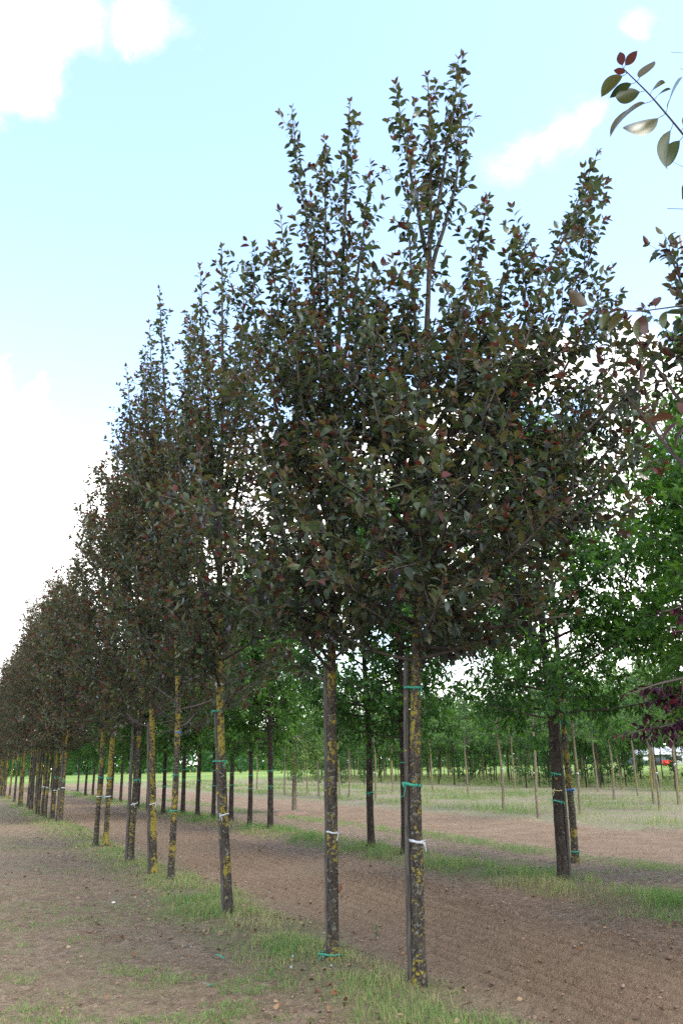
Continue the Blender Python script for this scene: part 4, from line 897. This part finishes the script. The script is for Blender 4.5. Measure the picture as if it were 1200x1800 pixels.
# --- far buildings at the right edge
def box(bm_V, bm_F, x0, x1, y0, y1, z0, z1):
    n = len(bm_V); bm_V += [(x0, y0, z0), (x1, y0, z0), (x1, y1, z0), (x0, y1, z0), (x0, y0, z1), (x1, y0, z1), (x1, y1, z1), (x0, y1, z1)]
    bm_F += [tuple(n + i for i in f) for f in ((0, 3, 2, 1), (4, 5, 6, 7), (0, 1, 5, 4), (1, 2, 6, 5), (2, 3, 7, 6), (3, 0, 4, 7))]
def boxmesh(name, boxes, mtl, parent=None, loc=None):
    V, Fc = [], []
    for b in boxes: box(V, Fc, *b)
    return obj(name, mesh_np(name, V, [np.array(Fc)], M[mtl], smooth=False), parent, loc)
def gable(name, x0, x1, y0, y1, z0, zr, mtl, parent):
    ym = (y0 + y1) / 2; t = .12
    V = [(x0, y0, z0), (x1, y0, z0), (x1, ym, zr), (x0, ym, zr), (x0, y1, z0), (x1, y1, z0), (x0, y0, z0 - t), (x1, y0, z0 - t), (x1, ym, zr - t), (x0, ym, zr - t), (x0, y1, z0 - t), (x1, y1, z0 - t)]
    Fc = [(0, 1, 2, 3), (3, 2, 5, 4), (6, 9, 8, 7), (9, 10, 11, 8), (0, 6, 7, 1), (4, 5, 11, 10), (0, 3, 9, 6), (3, 4, 10, 9), (1, 7, 8, 2), (2, 8, 11, 5)]
    return obj(name, mesh_np(name, V, [np.array(Fc)], M[mtl], smooth=False), parent)
YB = 165.0
p = at(1153, 1342, YB); r = empty('shed', (p[0], YB, 0)); tag(r, 'low dark grey shed far off between the plantation stems at the right edge', 'shed')
boxmesh('wall', [(-3.2, 3.0, 0, 7, 0, 2.0)], 'grey_wall', r); gable('roof', -3.5, 3.3, -.4, 7.4, 2.02, 2.9, 'roof_grey', r); boxmesh('door', [(-.6, .9, -.05, -.003, 0, 1.8)], 'door', r); boxmesh('window', [(-2.5, -1.5, -.05, -.003, .9, 1.6)], 'white_wall', r)
p = at(1198, 1342, YB); r = empty('white_house', (p[0], YB + 4, 0)); tag(r, 'far white building beside the grey shed, cut by the right edge', 'building')
boxmesh('wall', [(-3.2, 6, 0, 7, 0, 2.4)], 'white_wall', r); gable('roof', -3.5, 6.3, -.4, 7.4, 2.42, 3.4, 'roof_grey', r); boxmesh('window', [(-2.0, -1.0, -.05, -.003, .8, 1.7)], 'door', r); boxmesh('window', [(.6, 1.6, -.05, -.003, .8, 1.7)], 'door', r); boxmesh('door', [(2.6, 3.6, -.05, -.003, 0, 2.0)], 'door', r)
p = at(1173, 1343, 150); r = empty('skip_container', (p[0], 150, 0)); tag(r, 'small bright red skip standing on the meadow before the far buildings', 'container')
boxmesh('body', [(-.7, .7, 0, 1.0, .12, .85)], 'red_paint', r); boxmesh('rim', [(-.76, .76, -.06, 1.06, .853, .93)], 'red_paint', r); boxmesh('foot', [(-.6, -.4, .1, .9, 0, .118)], 'door', r); boxmesh('foot', [(.4, .6, .1, .9, 0, .118)], 'door', r)

# ------------------------------------------------------------------ small things on the ground
def scrap(px, py, ang, L, seed):
    q = ground(px, py)[:2]; rng = np.random.default_rng(seed); m = 8; t = np.linspace(-.5, .5, m); x = t * L * math.cos(ang); y = t * L * math.sin(ang); z = .012 + .012 * np.cos(t * 4 + seed)
    s = np.array([-math.sin(ang), math.cos(ang), .3]) * .006; P = np.stack([x, y + .02 * (t * 2) ** 2, z], -1); V = np.concatenate([P - s, P + s, P + s + [0, 0, .0015], P - s + [0, 0, .0015]])
    Fc = [(k * m + i, k * m + i + 1, ((k + 1) % 4) * m + i + 1, ((k + 1) % 4) * m + i) for k in range(4) for i in range(m - 1)]
    return obj('tape_scrap', mesh_np('tape_scrap', V, [np.array(Fc)], M['green_tie']), None, (q[0], q[1], hz(*q) + .012))
tag(scrap(386, 1685, -.5, .10, 1), 'longer scrap of green tape lying on bare soil left of the second tree', 'tape scrap', 'scraps of green tape')
tag(scrap(365, 1730, .5, .07, 2), 'short scrap of green tape lying nearer the bottom edge on bare soil', 'tape scrap', 'scraps of green tape')
def lump(name, px, py, size, mtl, seed, label, cat, flat=.6):
    q = ground(px, py)[:2]; bm = __import__('bmesh').new(); __import__('bmesh').ops.create_icosphere(bm, subdivisions=2, radius=size); rng = np.random.default_rng(seed)
    for v in bm.verts: v.co *= 1 + .35 * (vnoise(np.array([v.co.x / size * 1.3 + 5]), np.array([v.co.y / size * 1.3 + v.co.z / size + 9]), seed)[0] - .5); v.co.z *= flat
    me = bpy.data.meshes.new(name); bm.to_mesh(me); bm.free(); me.materials.append(M[mtl]); o = obj(name, me, None, (q[0], q[1], hz(*q) + size * flat * .35)); tag(o, label, cat)
lump('pale_stone', 200, 1587, .026, 'stone', 3, 'pale flat stone lying alone on the soil left of the row', 'stone')
rg = np.random.default_rng(12)
for (px, py, lab) in [(558, 1748, 'reddish withered leaf, leftmost of the cluster near the second tree'), (577, 1740, 'reddish withered leaf, uppermost of the cluster near the second tree'), (582, 1752, 'reddish withered leaf, rightmost of the cluster near the second tree'), (571, 1757, 'reddish withered leaf, lowest of the cluster near the second tree')]:
    q = ground(px, py)[:2]; Fl = Foliage(); a = rg.uniform(0, 6.28); Fl.add(np.array([[0, 0, .014]]), np.array([[math.cos(a), math.sin(a), .45]]), np.array([.065]), np.array([.5]), np.array([1.5]))
    o = obj('withered_leaf', Fl.build('withered_leaf', M['dead_leaf'], HQ, rg, 1.3, roll=.2), None, (q[0], q[1], hz(*q) + .008)); tag(o, lab, 'leaf', 'withered leaves on the soil')
# a seedling standing in the worked alley
q = ground(661, 1648)[:2]; r = empty('seedling', (q[0], q[1], hz(*q))); tag(r, 'single small green seedling standing in the tilled soil between the two near stems', 'seedling')
W_ = Wood(); W_.tube([(0, 0, -.01), (.002, 0, .05), (.004, .002, .10)], [.002, .0016, .001], 5); obj('stem', W_.build('stem', M['dark_bark']), r); Fl = Foliage()
Fl.add(np.array([[.002, 0, .03], [.002, 0, .05], [.003, 0, .07], [.003, 0, .085], [.004, 0, .10]]), np.array([[1, .3, .5], [-1, .2, .5], [.5, -1, .7], [-.4, .8, .9], [.1, 0, 1.]]), np.array([.05, .05, .045, .04, .04]), np.full(5, .6), np.full(5, .6))
obj('foliage', Fl.build('foliage', M['green_leaf'], HQ, rg, 1.0, roll=.1), r)
# low mound of pulled weeds round the weeping tree's foot
q = ground(512, 1433)[:2]; bmm = __import__('bmesh'); bm = bmm.new(); bmm.ops.create_icosphere(bm, subdivisions=4, radius=.55)
for v in bm.verts: v.co.z *= .28; v.co *= 1 + .3 * (vnoise(np.array([v.co.x * 5 + 20]), np.array([v.co.y * 5 + 20]), 4)[0] - .5)
me = bpy.data.meshes.new('soil_mound'); bm.to_mesh(me); bm.free(); me.materials.append(M['clod']); o = obj('soil_mound', me, None, (q[0], q[1], hz(*q) - .03)); tag(o, 'low mound of earth heaped round the foot of the light green tree', 'mound')
print('objects', len(sc.objects), 'leaves hand trees', total)
